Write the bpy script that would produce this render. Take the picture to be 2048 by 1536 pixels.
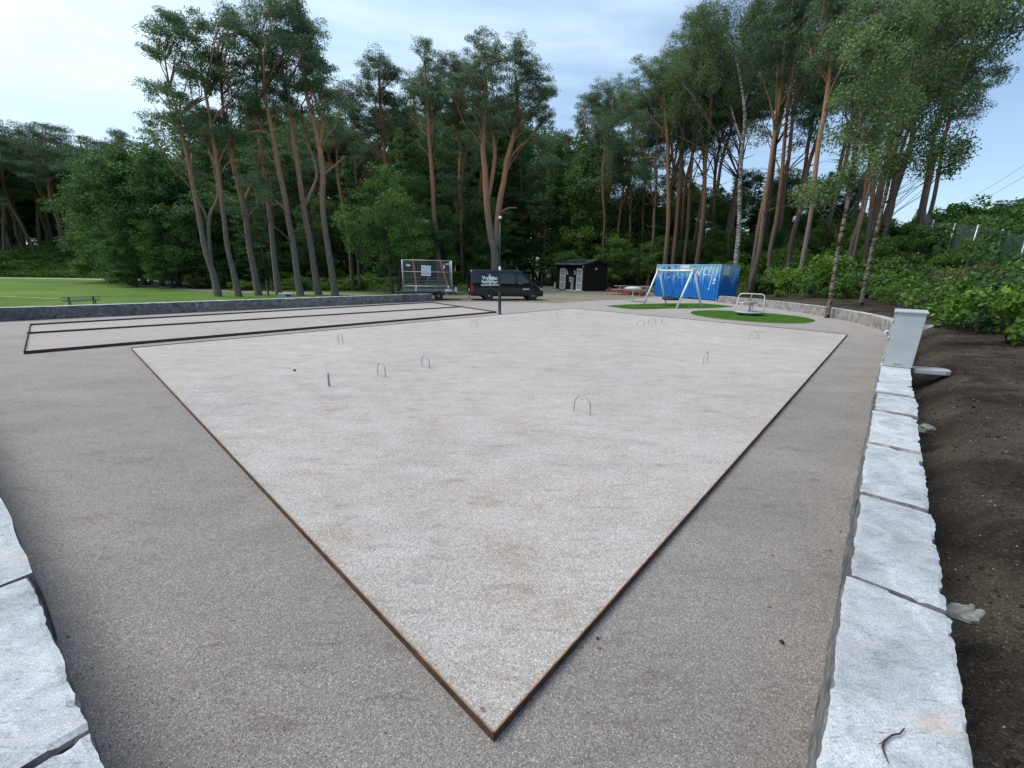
import bpy, math, random
import numpy as np
from mathutils import Vector, Matrix, noise as mn
for o in list(bpy.data.objects): bpy.data.objects.remove(o)
SC = bpy.context.scene
COL = SC.collection
R = math.radians
# ------------------------------------------------------------------ camera
H = 2.2; F = 814.0; PITCH = math.atan(229/814.0); ROLL = R(1.0)
cp, sp = math.cos(PITCH), math.sin(PITCH); cr, sr = math.cos(ROLL), math.sin(ROLL)
fwd = Vector((0, cp, -sp)); up0 = Vector((0, sp, cp)); rt0 = Vector((1, 0, 0))
crt = rt0*cr + up0*sr; cup = up0*cr - rt0*sr
cam = bpy.data.cameras.new('camera'); co = bpy.data.objects.new('camera', cam); COL.objects.link(co)
m = Matrix((crt, cup, -fwd)).transposed().to_4x4(); m.translation = Vector((0, 0, H)); co.matrix_world = m
cam.sensor_width = 36; cam.lens = F/2048*36; cam.clip_start = .05; cam.clip_end = 5000
SC.camera = co
# ------------------------------------------------------------------ light
SUN_EL, SUN_AZ = R(57), R(-82)      # azimuth from +Y towards +X
SC.view_settings.view_transform = 'Standard'; SC.view_settings.look = 'None'
SC.view_settings.gamma = 1; SC.view_settings.exposure = 1.16
W = bpy.data.worlds.new('World'); SC.world = W; W.use_nodes = True
nt = W.node_tree; nt.nodes.clear()
def N(nt, typ, **kw):
    n = nt.nodes.new(typ)
    for k, v in kw.items(): setattr(n, k, v)
    return n
sky = N(nt, 'ShaderNodeTexSky', sky_type='NISHITA', sun_disc=False, sun_elevation=SUN_EL, sun_rotation=SUN_AZ, air_density=1.0, dust_density=1.5, ozone_density=1.0)
tc = N(nt, 'ShaderNodeTexCoord')
mp = N(nt, 'ShaderNodeMapping'); mp.inputs['Rotation'].default_value = (0, 0, R(35)); mp.inputs['Scale'].default_value = (.9, 2.6, 5.5)
n1 = N(nt, 'ShaderNodeTexNoise'); n1.inputs['Scale'].default_value = 1.5; n1.inputs['Detail'].default_value = 5; n1.inputs['Roughness'].default_value = .5; n1.inputs['Distortion'].default_value = .3
sx = N(nt, 'ShaderNodeSeparateXYZ')
# more cloud to the left, thinner to the right
ma = N(nt, 'ShaderNodeMath', operation='MULTIPLY_ADD'); ma.inputs[1].default_value = -.34; ma.inputs[2].default_value = .0
ad = N(nt, 'ShaderNodeMath', operation='ADD')
rm = N(nt, 'ShaderNodeValToRGB'); rm.color_ramp.elements[0].position = .36; rm.color_ramp.elements[1].position = .80
rm.color_ramp.elements[0].color = (.10, .10, .10, 1); rm.color_ramp.elements[1].color = (.95, .95, .95, 1)
mx = N(nt, 'ShaderNodeMixRGB'); mx.inputs[2].default_value = (5.9, 6.9, 7.5, 1)
bg = N(nt, 'ShaderNodeBackground'); bg.inputs['Strength'].default_value = .082
wo = N(nt, 'ShaderNodeOutputWorld')
L = nt.links.new
L(tc.outputs['Generated'], mp.inputs[0]); L(mp.outputs[0], n1.inputs['Vector']); L(tc.outputs['Generated'], sx.inputs[0])
L(sx.outputs[0], ma.inputs[0]); L(n1.outputs[0], ad.inputs[0]); L(ma.outputs[0], ad.inputs[1]); L(ad.outputs[0], rm.inputs[0])
mp2 = N(nt, 'ShaderNodeMapping'); mp2.inputs['Rotation'].default_value = (0, R(8), R(52)); mp2.inputs['Scale'].default_value = (.7, 3.6, 9)
n2 = N(nt, 'ShaderNodeTexNoise'); n2.inputs['Scale'].default_value = 1.3; n2.inputs['Detail'].default_value = 6; n2.inputs['Roughness'].default_value = .52; n2.inputs['Distortion'].default_value = .5
r2 = N(nt, 'ShaderNodeValToRGB'); r2.color_ramp.elements[0].position = .36; r2.color_ramp.elements[1].position = .66
r2.color_ramp.elements[0].color = (4.6, 5.5, 6.3, 1); r2.color_ramp.elements[1].color = (6.3, 6.8, 7.1, 1)
L(tc.outputs['Generated'], mp2.inputs[0]); L(mp2.outputs[0], n2.inputs['Vector']); L(n2.outputs[0], r2.inputs[0]); L(r2.outputs[0], mx.inputs[2])
L(rm.outputs[0], mx.inputs[0]); L(sky.outputs[0], mx.inputs[1]); tint = N(nt, 'ShaderNodeMixRGB', blend_type='MULTIPLY'); tint.inputs[0].default_value = 1; tint.inputs[2].default_value = (.93, 1.01, 1.06, 1); L(mx.outputs[0], tint.inputs[1]); L(tint.outputs[0], bg.inputs[0]); L(bg.outputs[0], wo.inputs[0])
sl = bpy.data.lights.new('sun', 'SUN'); sl.energy = 1.5; sl.angle = R(38); sl.color = (1, .93, .85)
so = bpy.data.objects.new('sun', sl); COL.objects.link(so)
sd = Vector((math.sin(SUN_AZ)*math.cos(SUN_EL), math.cos(SUN_AZ)*math.cos(SUN_EL), math.sin(SUN_EL)))
so.rotation_euler = sd.to_track_quat('Z', 'Y').to_euler()
# ------------------------------------------------------------------ pixel helpers (photo pixels, 2048 x 1536)
def ray(px, py):
    u = (px-1024)/F; v = -(py-768)/F
    return (fwd + crt*u + cup*v)
O = Vector((0, 0, H))
def G(px, py, z=0.0):
    d = ray(px, py); return O + d*((z-H)/d.z)
def onplane(px, py, P):
    n = Vector((P.x, P.y, 0)).normalized(); d = ray(px, py)
    return O + d*(n.dot(Vector((P.x, P.y, 0)))/n.dot(d))
def scale_at(P): return F/((P-O).dot(fwd))      # photo pixels per metre
# ------------------------------------------------------------------ terrain
def sdist(P, x, y):
    """signed distance to an open polyline, positive on its right-hand side"""
    x = np.asarray(x, float); y = np.asarray(y, float)
    best = np.full(x.shape, 1e9); sg = np.ones(x.shape)
    for (ax, ay), (bx_, by_) in zip(P[:-1], P[1:]):
        dx, dy = bx_-ax, by_-ay; l2 = dx*dx+dy*dy
        t = np.clip(((x-ax)*dx+(y-ay)*dy)/l2, 0, 1)
        qx, qy = ax+t*dx, ay+t*dy
        d = np.hypot(x-qx, y-qy); s = np.where(dx*(y-ay)-dy*(x-ax) < 0, 1, -1)
        m_ = d < best-1e-9
        best = np.where(m_, d, best); sg = np.where(m_, s, sg)
    return best*sg
WOUT = [(1.0, .28), (1.69, 1.04), (2.39, 1.83), (4.22, 3.86), (7.56, 7.51), (15.0, 15.55), (16.3, 17.4), (17.4, 19.7), (18.0, 22.2), (18.25, 24.8), (18.1, 27.4), (17.6, 29.8), (16.6, 32.6)]
HB = [(-6, -7.5)] + WOUT + [(18.6, 33.6), (20.6, 35.5), (17.2, 42.0), (16.8, 45.5), (14.5, 50), (12.5, 55), (9.5, 59), (7.5, 68), (6.5, 80), (6, 120), (6, 300)]
FB = [(-400, 160)] + [tuple(G(*p)[:2]) for p in ((-160, 552), (0, 553.5), (280, 557.5), (400, 566), (470, 574))] + [(-24, 37.5), (-12, 38.5), (-3, 42), (0.5, 48), (3, 60), (3, 90)]
def hz(x, y):
    x = np.asarray(x, float); y = np.asarray(y, float)
    s = sdist(HB, x, y)
    k = np.clip(s/.7, 0, 1); k = k*k*(3-2*k)
    near = np.clip(1-(np.hypot(x, y)-3)/10, 0, 1)
    h = k*(.40-.14*near) + .085*np.clip(s, 0, 5) + .36*np.clip(s-5, 0, 14) + .12*np.clip(s-19, 0, 30)
    f = -sdist(FB, x, y)
    left = np.clip((-x-40)/18, 0, 1)
    g = .09*np.clip(f, 0, 60)*(1-left) + left*.30*np.clip(f-3, 0, 16)
    g = np.where(sdist([(5.6, 48), (5.0, 300)], x, y) > 0, 0, g)
    und = .05*np.sin(x*.9+1.3*np.sin(y*.37))*np.cos(y*.8+x*.23)*np.clip(np.maximum(s-1, f-2)/3, 0, 3)
    return np.maximum(h, g) + und
def zt(x, y): return float(hz(np.array([x]), np.array([y]))[0])
def hit(px, py, tmin=3.0, tmax=260):
    d = ray(px, py); t = np.arange(tmin, tmax, .05)
    X, Y, Z = d.x*t, d.y*t, H+d.z*t
    u = Z < hz(X, Y)
    i = int(np.argmax(u)) if u.any() else len(t)-1
    return Vector((X[i], Y[i], float(hz(X[i:i+1], Y[i:i+1])[0])))
# ------------------------------------------------------------------ materials
MATS = {}
def mat(name, base, rough=.8, metal=0, var=None, vscale=1.0, detail=4, bump=0, bscale=20, stretch=None, island=None, trans=0, spec=.5, ramp=(.35, .65), extra=None):
    m_ = bpy.data.materials.new(name); m_.use_nodes = True; t = m_.node_tree
    b = t.nodes['Principled BSDF']; b.inputs['Roughness'].default_value = rough; b.inputs['Metallic'].default_value = metal
    b.inputs['Specular IOR Level'].default_value = spec
    b.inputs['Base Color'].default_value = (*base, 1)
    tcn = N(t, 'ShaderNodeTexCoord'); vec = tcn.outputs['Object']
    if stretch:
        mpn = N(t, 'ShaderNodeMapping'); mpn.inputs['Scale'].default_value = stretch; t.links.new(vec, mpn.inputs[0]); vec = mpn.outputs[0]
    col = None
    if var:
        no = N(t, 'ShaderNodeTexNoise'); no.inputs['Scale'].default_value = vscale; no.inputs['Detail'].default_value = detail; no.inputs['Roughness'].default_value = .6
        t.links.new(vec, no.inputs['Vector'])
        rp = N(t, 'ShaderNodeValToRGB'); rp.color_ramp.elements[0].position = ramp[0]; rp.color_ramp.elements[1].position = ramp[1]
        rp.color_ramp.elements[0].color = (*base, 1); rp.color_ramp.elements[1].color = (*var, 1)
        t.links.new(no.outputs[0], rp.inputs[0]); col = rp.outputs[0]
    if island:
        ge = N(t, 'ShaderNodeNewGeometry'); oi = N(t, 'ShaderNodeObjectInfo')
        mr = N(t, 'ShaderNodeMapRange'); mr.inputs[3].default_value = island[0]; mr.inputs[4].default_value = island[1]
        t.links.new(ge.outputs['Random Per Island'], mr.inputs[0])
        mr2 = N(t, 'ShaderNodeMapRange'); mr2.inputs[3].default_value = .8; mr2.inputs[4].default_value = 1.2
        t.links.new(oi.outputs['Random'], mr2.inputs[0])
        mu = N(t, 'ShaderNodeMath', operation='MULTIPLY'); t.links.new(mr.outputs[0], mu.inputs[0]); t.links.new(mr2.outputs[0], mu.inputs[1])
        vm = N(t, 'ShaderNodeVectorMath', operation='SCALE')
        if col: t.links.new(col, vm.inputs[0])
        else: vm.inputs[0].default_value = base
        t.links.new(mu.outputs[0], vm.inputs['Scale']); col = vm.outputs[0]
    if extra: col = extra(t, tcn, vec, col, b) or col
    if col: t.links.new(col, b.inputs['Base Color'])
    if bump:
        nb = N(t, 'ShaderNodeTexNoise'); nb.inputs['Scale'].default_value = bscale; nb.inputs['Detail'].default_value = 5
        t.links.new(vec, nb.inputs['Vector'])
        bp = N(t, 'ShaderNodeBump'); bp.inputs['Strength'].default_value = 1; bp.inputs['Distance'].default_value = bump
        t.links.new(nb.outputs[0], bp.inputs['Height']); t.links.new(bp.outputs[0], b.inputs['Normal'])
    if trans:
        tr = N(t, 'ShaderNodeBsdfTranslucent'); ms = N(t, 'ShaderNodeMixShader'); ms.inputs[0].default_value = trans
        if col: t.links.new(col, tr.inputs[0])
        else: tr.inputs[0].default_value = (*base, 1)
        t.links.new(b.outputs[0], ms.inputs[1]); t.links.new(tr.outputs[0], ms.inputs[2]); t.links.new(ms.outputs[0], t.nodes['Material Output'].inputs[0])
    MATS[name] = m_; return m_
def ramp(t, src, stops):
    rp = N(t, 'ShaderNodeValToRGB'); e = rp.color_ramp.elements
    while len(e) < len(stops): e.new(.5)
    for i, (p, c) in enumerate(stops): e[i].position = p; e[i].color = (*c, 1) if len(c) == 3 else c
    t.links.new(src, rp.inputs[0]); return rp.outputs[0]
def noisen(t, vec, sc, det=4, rough=.6, dist=0):
    n = N(t, 'ShaderNodeTexNoise'); n.inputs['Scale'].default_value = sc; n.inputs['Detail'].default_value = det
    n.inputs['Roughness'].default_value = rough; n.inputs['Distortion'].default_value = dist; t.links.new(vec, n.inputs['Vector']); return n.outputs[0]
def mixc(t, fac, a, b_, mode='MIX'):
    mxn = N(t, 'ShaderNodeMixRGB', blend_type=mode)
    for i, v in ((0, fac), (1, a), (2, b_)):
        if isinstance(v, (int, float)): mxn.inputs[i].default_value = v
        elif isinstance(v, tuple): mxn.inputs[i].default_value = (*v, 1)
        else: t.links.new(v, mxn.inputs[i])
    return mxn.outputs[0]
def grainy(stones, big, bigscale, bigstretch=(1, 1, 1), bigfac=.6, cell=160, bumpd=.003, cell2=55):
    """crushed stone: every voronoi cell is one small stone with its own colour; soft large patches over it"""
    def f(t, tcn, vec, col, b):
        v1 = N(t, 'ShaderNodeTexVoronoi'); v1.inputs['Scale'].default_value = cell; t.links.new(vec, v1.inputs['Vector'])
        s1 = N(t, 'ShaderNodeSeparateColor'); t.links.new(v1.outputs['Color'], s1.inputs[0])
        c1 = ramp(t, s1.outputs[0], stones)
        v2 = N(t, 'ShaderNodeTexVoronoi'); v2.inputs['Scale'].default_value = cell2; t.links.new(vec, v2.inputs['Vector'])
        s2 = N(t, 'ShaderNodeSeparateColor'); t.links.new(v2.outputs['Color'], s2.inputs[0])
        c2 = ramp(t, s2.outputs[1], [(0, (.78,)*3), (.5, (1.,)*3), (1, (1.22,)*3)])
        c1 = mixc(t, 1.0, c1, c2, 'MULTIPLY')
        mpn = N(t, 'ShaderNodeMapping'); mpn.inputs['Scale'].default_value = bigstretch; mpn.inputs['Rotation'].default_value = (0, 0, R(-12)); t.links.new(vec, mpn.inputs[0])
        nb = noisen(t, mpn.outputs[0], bigscale, 6, .62, .4)
        c3 = mixc(t, bigfac, c1, ramp(t, nb, big), 'MULTIPLY')
        mf = N(t, 'ShaderNodeMapping'); mf.inputs['Scale'].default_value = (1.6, 6.5, 1); mf.inputs['Rotation'].default_value = (0, 0, R(24)); t.links.new(vec, mf.inputs[0])
        c3 = mixc(t, bigfac*.9, c3, ramp(t, noisen(t, mf.outputs[0], 1.5, 7, .68, .9), [(.34, (.80, .77, .74)), (.45, (1,)*3), (.62, (1.03,)*3)]), 'MULTIPLY')
        nb2 = noisen(t, vec, .23, 3)
        c3 = mixc(t, 1.0, c3, ramp(t, nb2, [(.3, (.9, .9, .9)), (.7, (1.08, 1.07, 1.05))]), 'MULTIPLY')
        h = N(t, 'ShaderNodeMath', operation='ADD'); t.links.new(v1.outputs['Distance'], h.inputs[0]); t.links.new(s1.outputs[2], h.inputs[1])
        nn = noisen(t, mpn.outputs[0], bigscale*3, 5)
        h2 = N(t, 'ShaderNodeMath', operation='MULTIPLY_ADD'); h2.inputs[1].default_value = 6.0; t.links.new(nn, h2.inputs[0]); t.links.new(h.outputs[0], h2.inputs[2])
        bp = N(t, 'ShaderNodeBump'); bp.inputs['Distance'].default_value = bumpd; bp.inputs['Strength'].default_value = 1
        t.links.new(h2.outputs[0], bp.inputs['Height']); t.links.new(bp.outputs[0], b.inputs['Normal'])
        return c3
    return f
G3 = lambda v, r=0, b=0: (v*(1+r), v, v*(1+b))
def dust_sheen(f0, col_, y0=7, y1=26):  # paler along Y: grazing sky sheen put into the colour, together with patchy dust
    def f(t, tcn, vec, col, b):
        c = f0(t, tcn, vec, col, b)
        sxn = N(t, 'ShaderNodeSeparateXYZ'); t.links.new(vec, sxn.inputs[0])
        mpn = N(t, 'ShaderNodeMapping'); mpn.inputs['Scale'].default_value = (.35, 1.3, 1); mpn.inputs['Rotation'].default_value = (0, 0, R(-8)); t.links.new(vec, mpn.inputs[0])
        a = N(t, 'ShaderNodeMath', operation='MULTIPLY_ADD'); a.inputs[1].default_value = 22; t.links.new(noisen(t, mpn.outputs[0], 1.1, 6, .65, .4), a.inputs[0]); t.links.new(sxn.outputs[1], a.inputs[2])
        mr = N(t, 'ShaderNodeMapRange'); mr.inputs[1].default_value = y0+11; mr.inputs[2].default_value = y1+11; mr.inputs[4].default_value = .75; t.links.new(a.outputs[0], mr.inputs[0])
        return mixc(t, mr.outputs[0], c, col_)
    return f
mat('yard_gravel', (.2, .19, .18), .8, spec=.4, extra=dust_sheen(grainy([(0, (.14, .13, .121)), (.3, (.195, .181, .17)), (.62, (.24, .225, .212)), (.9, (.31, .294, .28)), (.98, (.50, .49, .48))],
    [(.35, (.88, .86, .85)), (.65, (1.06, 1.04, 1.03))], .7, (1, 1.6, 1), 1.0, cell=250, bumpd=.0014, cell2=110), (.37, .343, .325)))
mat('court_grit', (.4, .38, .36), .85, spec=.3, extra=grainy([(0, (.26, .243, .228)), (.25, (.355, .336, .318)), (.6, (.43, .41, .39)), (.9, (.52, .50, .485)), (.985, (.72, .71, .70))],
    [(.28, (.84, .775, .72)), (.42, (.95, .915, .885)), (.55, (1.0, .99, .985)), (.72, (1.06, 1.08, 1.11))], 1.5, (1.0, 1.9, 1), 1.0, cell=230, bumpd=.0017, cell2=100))
mat('lane_grit', (.4, .38, .36), .8, spec=.4, extra=dust_sheen(grainy([(0, (.16, .145, .135)), (.3, (.24, .22, .205)), (.65, (.31, .29, .275)), (.95, (.44, .42, .41))],
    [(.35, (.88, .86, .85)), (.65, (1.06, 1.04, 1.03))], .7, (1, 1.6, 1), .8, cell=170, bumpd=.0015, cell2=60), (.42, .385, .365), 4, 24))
mat('apron_dirt', (.3, .26, .2), .95, spec=.1, extra=grainy([(0, (.13, .11, .08)), (.4, (.21, .185, .145)), (.8, (.31, .275, .22)), (1, (.42, .39, .34))],
    [(.35, (.62, .6, .58)), (.5, (1, 1, 1)), (.68, (1.3, 1.28, 1.22))], .4, (.5, 2.2, 1), .9, cell=40, bumpd=.006, cell2=12))
mat('path_asphalt', (.16, .155, .15), .9, spec=.2, var=(.22, .21, .2), vscale=.8, bump=.004, bscale=60)
def soilx(t, tcn, vec, col, b):
    c = ramp(t, noisen(t, vec, 1.1, 8, .68, .6), [(.30, (.018, .015, .012)), (.46, (.040, .033, .027)), (.58, (.070, .059, .048)), (.72, (.12, .104, .086))])
    c = mixc(t, ramp(t, noisen(t, vec, .35, 4), [(.45, (0,)*3), (.66, (.7,)*3)]), c, (.115, .095, .073))
    v = N(t, 'ShaderNodeTexVoronoi'); v.inputs['Scale'].default_value = 120; t.links.new(vec, v.inputs['Vector'])
    s = N(t, 'ShaderNodeSeparateColor'); t.links.new(v.outputs['Color'], s.inputs[0])
    c = mixc(t, 1., c, ramp(t, s.outputs[0], [(0, (.6,)*3), (.6, (1.05,)*3), (.95, (1.5,)*3), (.992, (2.6, 2.6, 2.5))]), 'MULTIPLY')
    h = N(t, 'ShaderNodeMath', operation='MULTIPLY_ADD'); h.inputs[1].default_value = 5; t.links.new(noisen(t, vec, 9, 8, .7), h.inputs[0]); t.links.new(s.outputs[0], h.inputs[2])
    bp = N(t, 'ShaderNodeBump'); bp.inputs['Distance'].default_value = .012; t.links.new(h.outputs[0], bp.inputs['Height']); t.links.new(bp.outputs[0], b.inputs['Normal'])
    return c
mat('soil', (.03, .02, .015), .95, spec=.1, extra=soilx)
mat('forest_floor', (.022, .028, .012), .95, var=(.05, .07, .02), vscale=.35, detail=8, bump=.05, bscale=3, spec=.1)
def lawnx(t, tcn, vec, col, b):
    c = ramp(t, noisen(t, vec, .12, 6, .6, .5), [(.35, (.05, .115, .012)), (.5, (.088, .17, .020)), (.68, (.135, .21, .036))])
    return mixc(t, 1., c, ramp(t, noisen(t, vec, 14, 4, .7), [(.3, (.7,)*3), (.7, (1.25,)*3)]), 'MULTIPLY')
mat('lawn_grass', (.06, .14, .02), .9, spec=.2, extra=lawnx, bump=.03, bscale=40)
mat('turf', (.024, .082, .006), .9, var=(.048, .125, .010), vscale=2.5, detail=8, bump=.008, bscale=120, spec=.15)
mat('white_line', (.42, .5, .36), .9)
def stonetop(t, tcn, vec, col, b):
    mpn = N(t, 'ShaderNodeMapping'); mpn.inputs['Rotation'].default_value = (0, 0, R(20)); mpn.inputs['Scale'].default_value = (1, 5, 1); t.links.new(vec, mpn.inputs[0])
    oi = N(t, 'ShaderNodeObjectInfo')
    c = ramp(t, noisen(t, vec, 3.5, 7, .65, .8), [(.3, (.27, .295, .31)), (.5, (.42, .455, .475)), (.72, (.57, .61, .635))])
    c = mixc(t, 1., c, ramp(t, noisen(t, mpn.outputs[0], 7, 8, .72, 1.6), [(.34, (.58, .57, .58)), (.43, (.97,)*3), (.7, (1.06,)*3)]), 'MULTIPLY')
    c = mixc(t, 1., c, ramp(t, noisen(t, vec, 150, 3, .8), [(.36, (.62,)*3), (.6, (1.12,)*3)]), 'MULTIPLY')
    c = mixc(t, 1., c, ramp(t, noisen(t, vec, 26, 8, .78, 1.5), [(.30, (.55, .54, .55)), (.40, (.93,)*3), (.62, (1.08,)*3)]), 'MULTIPLY')
    vv = N(t, 'ShaderNodeTexVoronoi', feature='DISTANCE_TO_EDGE'); vv.inputs['Scale'].default_value = 2.2; vv.inputs['Randomness'].default_value = 1
    wv = N(t, 'ShaderNodeMixRGB'); wv.inputs[0].default_value = .22; t.links.new(mpn.outputs[0], wv.inputs[1]); nz = N(t, 'ShaderNodeTexNoise'); nz.inputs['Scale'].default_value = 3; nz.inputs['Detail'].default_value = 6; t.links.new(vec, nz.inputs['Vector']); t.links.new(nz.outputs['Color'], wv.inputs[2]); t.links.new(wv.outputs[0], vv.inputs['Vector'])
    c = mixc(t, 1., c, ramp(t, vv.outputs['Distance'], [(0, (.86, .85, .85)), (.01, (1,)*3), (.04, (1,)*3)]), 'MULTIPLY')
    c = mixc(t, ramp(t, noisen(t, mpn.outputs[0], 1.6, 5, .7, .8), [(.60, (0,)*3), (.70, (.45,)*3)]), c, (.56, .40, .30))
    c = mixc(t, 1., c, ramp(t, oi.outputs['Random'], [(0, (.84, .85, .86)), (1, (1.12, 1.11, 1.1))]), 'MULTIPLY')
    h = noisen(t, vec, 14, 8, .7)
    bp = N(t, 'ShaderNodeBump'); bp.inputs['Distance'].default_value = .006; t.links.new(h, bp.inputs['Height']); t.links.new(bp.outputs[0], b.inputs['Normal'])
    return c
mat('stone_top', (.45, .48, .5), .75, spec=.25, extra=stonetop)
def stoneside(t, tcn, vec, col, b):
    oi = N(t, 'ShaderNodeObjectInfo')
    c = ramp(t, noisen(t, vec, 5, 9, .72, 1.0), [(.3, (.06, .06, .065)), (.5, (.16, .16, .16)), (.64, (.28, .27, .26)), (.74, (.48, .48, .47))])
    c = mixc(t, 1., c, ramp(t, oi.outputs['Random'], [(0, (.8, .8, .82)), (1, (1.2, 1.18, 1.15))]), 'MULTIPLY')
    bp = N(t, 'ShaderNodeBump'); bp.inputs['Distance'].default_value = .03; t.links.new(noisen(t, vec, 8, 9, .7), bp.inputs['Height']); t.links.new(bp.outputs[0], b.inputs['Normal'])
    return c
mat('stone_side', (.12, .12, .12), .85, spec=.2, extra=stoneside)
mat('stone_side_far', (.17, .165, .16), .85, var=(.34, .33, .32), vscale=3, detail=8, bump=.02, bscale=8, spec=.2)
mat('corten', (.05, .028, .017), .8, var=(.15, .075, .037), vscale=7, detail=8, ramp=(.4, .8))
mat('corten_edge', (.13, .07, .035), .7, var=(.26, .16, .09), vscale=12)
mat('galv', (.42, .44, .46), .45, .6, var=(.56, .58, .6), vscale=8)
mat('galv_light', (.62, .66, .68), .5, .2, var=(.72, .76, .78), vscale=5)
mat('zinc_grey', (.30, .32, .33), .6, .3, var=(.42, .44, .45), vscale=9)
mat('cabinet_paint', (.36, .395, .405), .5, 0, var=(.42, .455, .465), vscale=3, bump=.0004, bscale=120)
mat('dark_gap', (.03, .032, .034), .8)
mat('black_paint', (.012, .014, .015), .4)
mat('van_paint', (.0035, .0048, .010), .12, 0, var=(.0055, .007, .013), vscale=3, spec=.6)
mat('van_plastic', (.012, .013, .015), .55)
mat('van_glass', (.006, .008, .009), .04, spec=.8)
mat('tyre', (.012, .012, .012), .85, var=(.02, .02, .02), vscale=20)
mat('rim', (.42, .43, .45), .4, .5)
mat('red_lens', (.42, .008, .012), .2)
mat('white_plastic', (.75, .78, .78), .4)
mat('white_sign', (.62, .66, .66), .5, var=(.72, .75, .75), vscale=6)
mat('grey_print', (.22, .25, .27), .6)
mat('logo_white', (.85, .87, .87), .5)
mat('logo_green', (.05, .30, .22), .5, var=(.30, .55, .48), vscale=14)
mat('orange_strap', (.52, .17, .10), .7, var=(.62, .27, .18), vscale=3)
mat('trailer_metal', (.16, .17, .18), .5, .4, var=(.24, .25, .26), vscale=4)
mat('black_wood', (.009, .007, .0065), .7, var=(.017, .013, .012), vscale=4, stretch=(9, 9, .8), detail=6, spec=.3)
mat('roof_felt', (.018, .022, .024), .8, var=(.032, .038, .04), vscale=6)
mat('old_wood', (.22, .20, .17), .85, var=(.36, .33, .28), vscale=3, stretch=(12, 12, 1), detail=6)
mat('dark_wood', (.05, .055, .05), .8, var=(.09, .095, .085), vscale=4)
mat('red_paint', (.24, .04, .045), .7, var=(.36, .085, .085), vscale=3)
mat('graffiti_white', (.62, .80, .84), .5)
mat('graffiti_black', (.012, .02, .03), .5)
mat('rubber', (.012, .012, .015), .7)
mat('rope', (.03, .03, .035), .8)
mat('concrete', (.40, .41, .41), .85, var=(.52, .53, .53), vscale=5, bump=.003, bscale=30)
mat('pebble', (.16, .15, .14), .85, var=(.34, .33, .31), vscale=30, island=(.5, 1.6))
mat('dead_leaf', (.17, .085, .05), .8, island=(.5, 1.6))
mat('twig', (.045, .026, .022), .8)
mat('rag', (.11, .11, .095), .9, var=(.24, .24, .21), vscale=18, bump=.004, bscale=40)
mat('wire', (.16, .24, .22), .5, .3)
def contx(t, tcn, vec, col, b):
    sxn = N(t, 'ShaderNodeSeparateXYZ'); t.links.new(tcn.outputs['Object'], sxn.inputs[0])
    mpn = N(t, 'ShaderNodeMapping'); mpn.inputs['Scale'].default_value = (3.2, 3.2, .35); t.links.new(tcn.outputs['Object'], mpn.inputs[0])
    nn = noisen(t, mpn.outputs[0], 1.6, 6, .7)
    a = N(t, 'ShaderNodeMath', operation='MULTIPLY_ADD'); a.inputs[1].default_value = 1.7; a.inputs[2].default_value = -.85; t.links.new(nn, a.inputs[0])
    z = N(t, 'ShaderNodeMath', operation='MULTIPLY_ADD'); z.inputs[1].default_value = .5; t.links.new(sxn.outputs[2], z.inputs[0]); t.links.new(a.outputs[0], z.inputs[2])
    fac = ramp(t, z.outputs[0], [(.55, (0,)*3), (.98, (.28,)*3), (1., (.72,)*3)])
    zn = N(t, 'ShaderNodeMath', operation='MULTIPLY_ADD'); zn.inputs[1].default_value = .36; t.links.new(sxn.outputs[2], zn.inputs[0]); t.links.new(a.outputs[0], zn.inputs[2])
    fac = ramp(t, zn.outputs[0], [(.58, (0,)*3), (.72, (.40,)*3), (.90, (.8,)*3)])
    c = mixc(t, fac, (.005, .155, .52), (.33, .60, .70))
    return mixc(t, ramp(t, noisen(t, vec, 3, 6, .7), [(.66, (0,)*3), (.74, (.5,)*3)]), c, (.10, .16, .22))
mat('container_paint', (.01, .14, .5), .5, extra=contx, spec=.4)
def barkx(lo, mid, hi, z0, z1):
    def f(t, tcn, vec, col, b):
        sxn = N(t, 'ShaderNodeSeparateXYZ'); t.links.new(tcn.outputs['Object'], sxn.inputs[0])
        n_ = noisen(t, tcn.outputs['Object'], 1.2, 5, .6)
        a = N(t, 'ShaderNodeMath', operation='MULTIPLY_ADD'); a.inputs[1].default_value = 4; t.links.new(n_, a.inputs[0]); t.links.new(sxn.outputs[2], a.inputs[2])
        mr = N(t, 'ShaderNodeMapRange'); mr.inputs[1].default_value = z0+2; mr.inputs[2].default_value = z1+2; t.links.new(a.outputs[0], mr.inputs[0])
        c = mixc(t, mr.outputs[0], lo, hi)
        mpn = N(t, 'ShaderNodeMapping'); mpn.inputs['Scale'].default_value = (9, 9, 2.2); t.links.new(tcn.outputs['Object'], mpn.inputs[0])
        n2 = noisen(t, mpn.outputs[0], 2.0, 7, .7, .5)
        c = mixc(t, 1., c, ramp(t, n2, [(.32, (.45,)*3), (.5, (1,)*3), (.7, (1.45,)*3)]), 'MULTIPLY')
        bp = N(t, 'ShaderNodeBump'); bp.inputs['Distance'].default_value = .03; t.links.new(n2, bp.inputs['Height']); t.links.new(bp.outputs[0], b.inputs['Normal'])
        return c
    return f
mat('pine_bark', (.2, .15, .12), .9, spec=.15, extra=barkx((.18, .15, .13), 0, (.38, .205, .12), 4.5, 10))
mat('pine_bark_dark', (.2, .15, .12), .9, spec=.15, extra=barkx((.115, .092, .08), 0, (.28, .15, .085), 2.5, 9))
mat('dark_bark', (.05, .042, .035), .9, var=(.10, .085, .07), vscale=5, stretch=(3, 3, .7), bump=.02, bscale=10)
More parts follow.
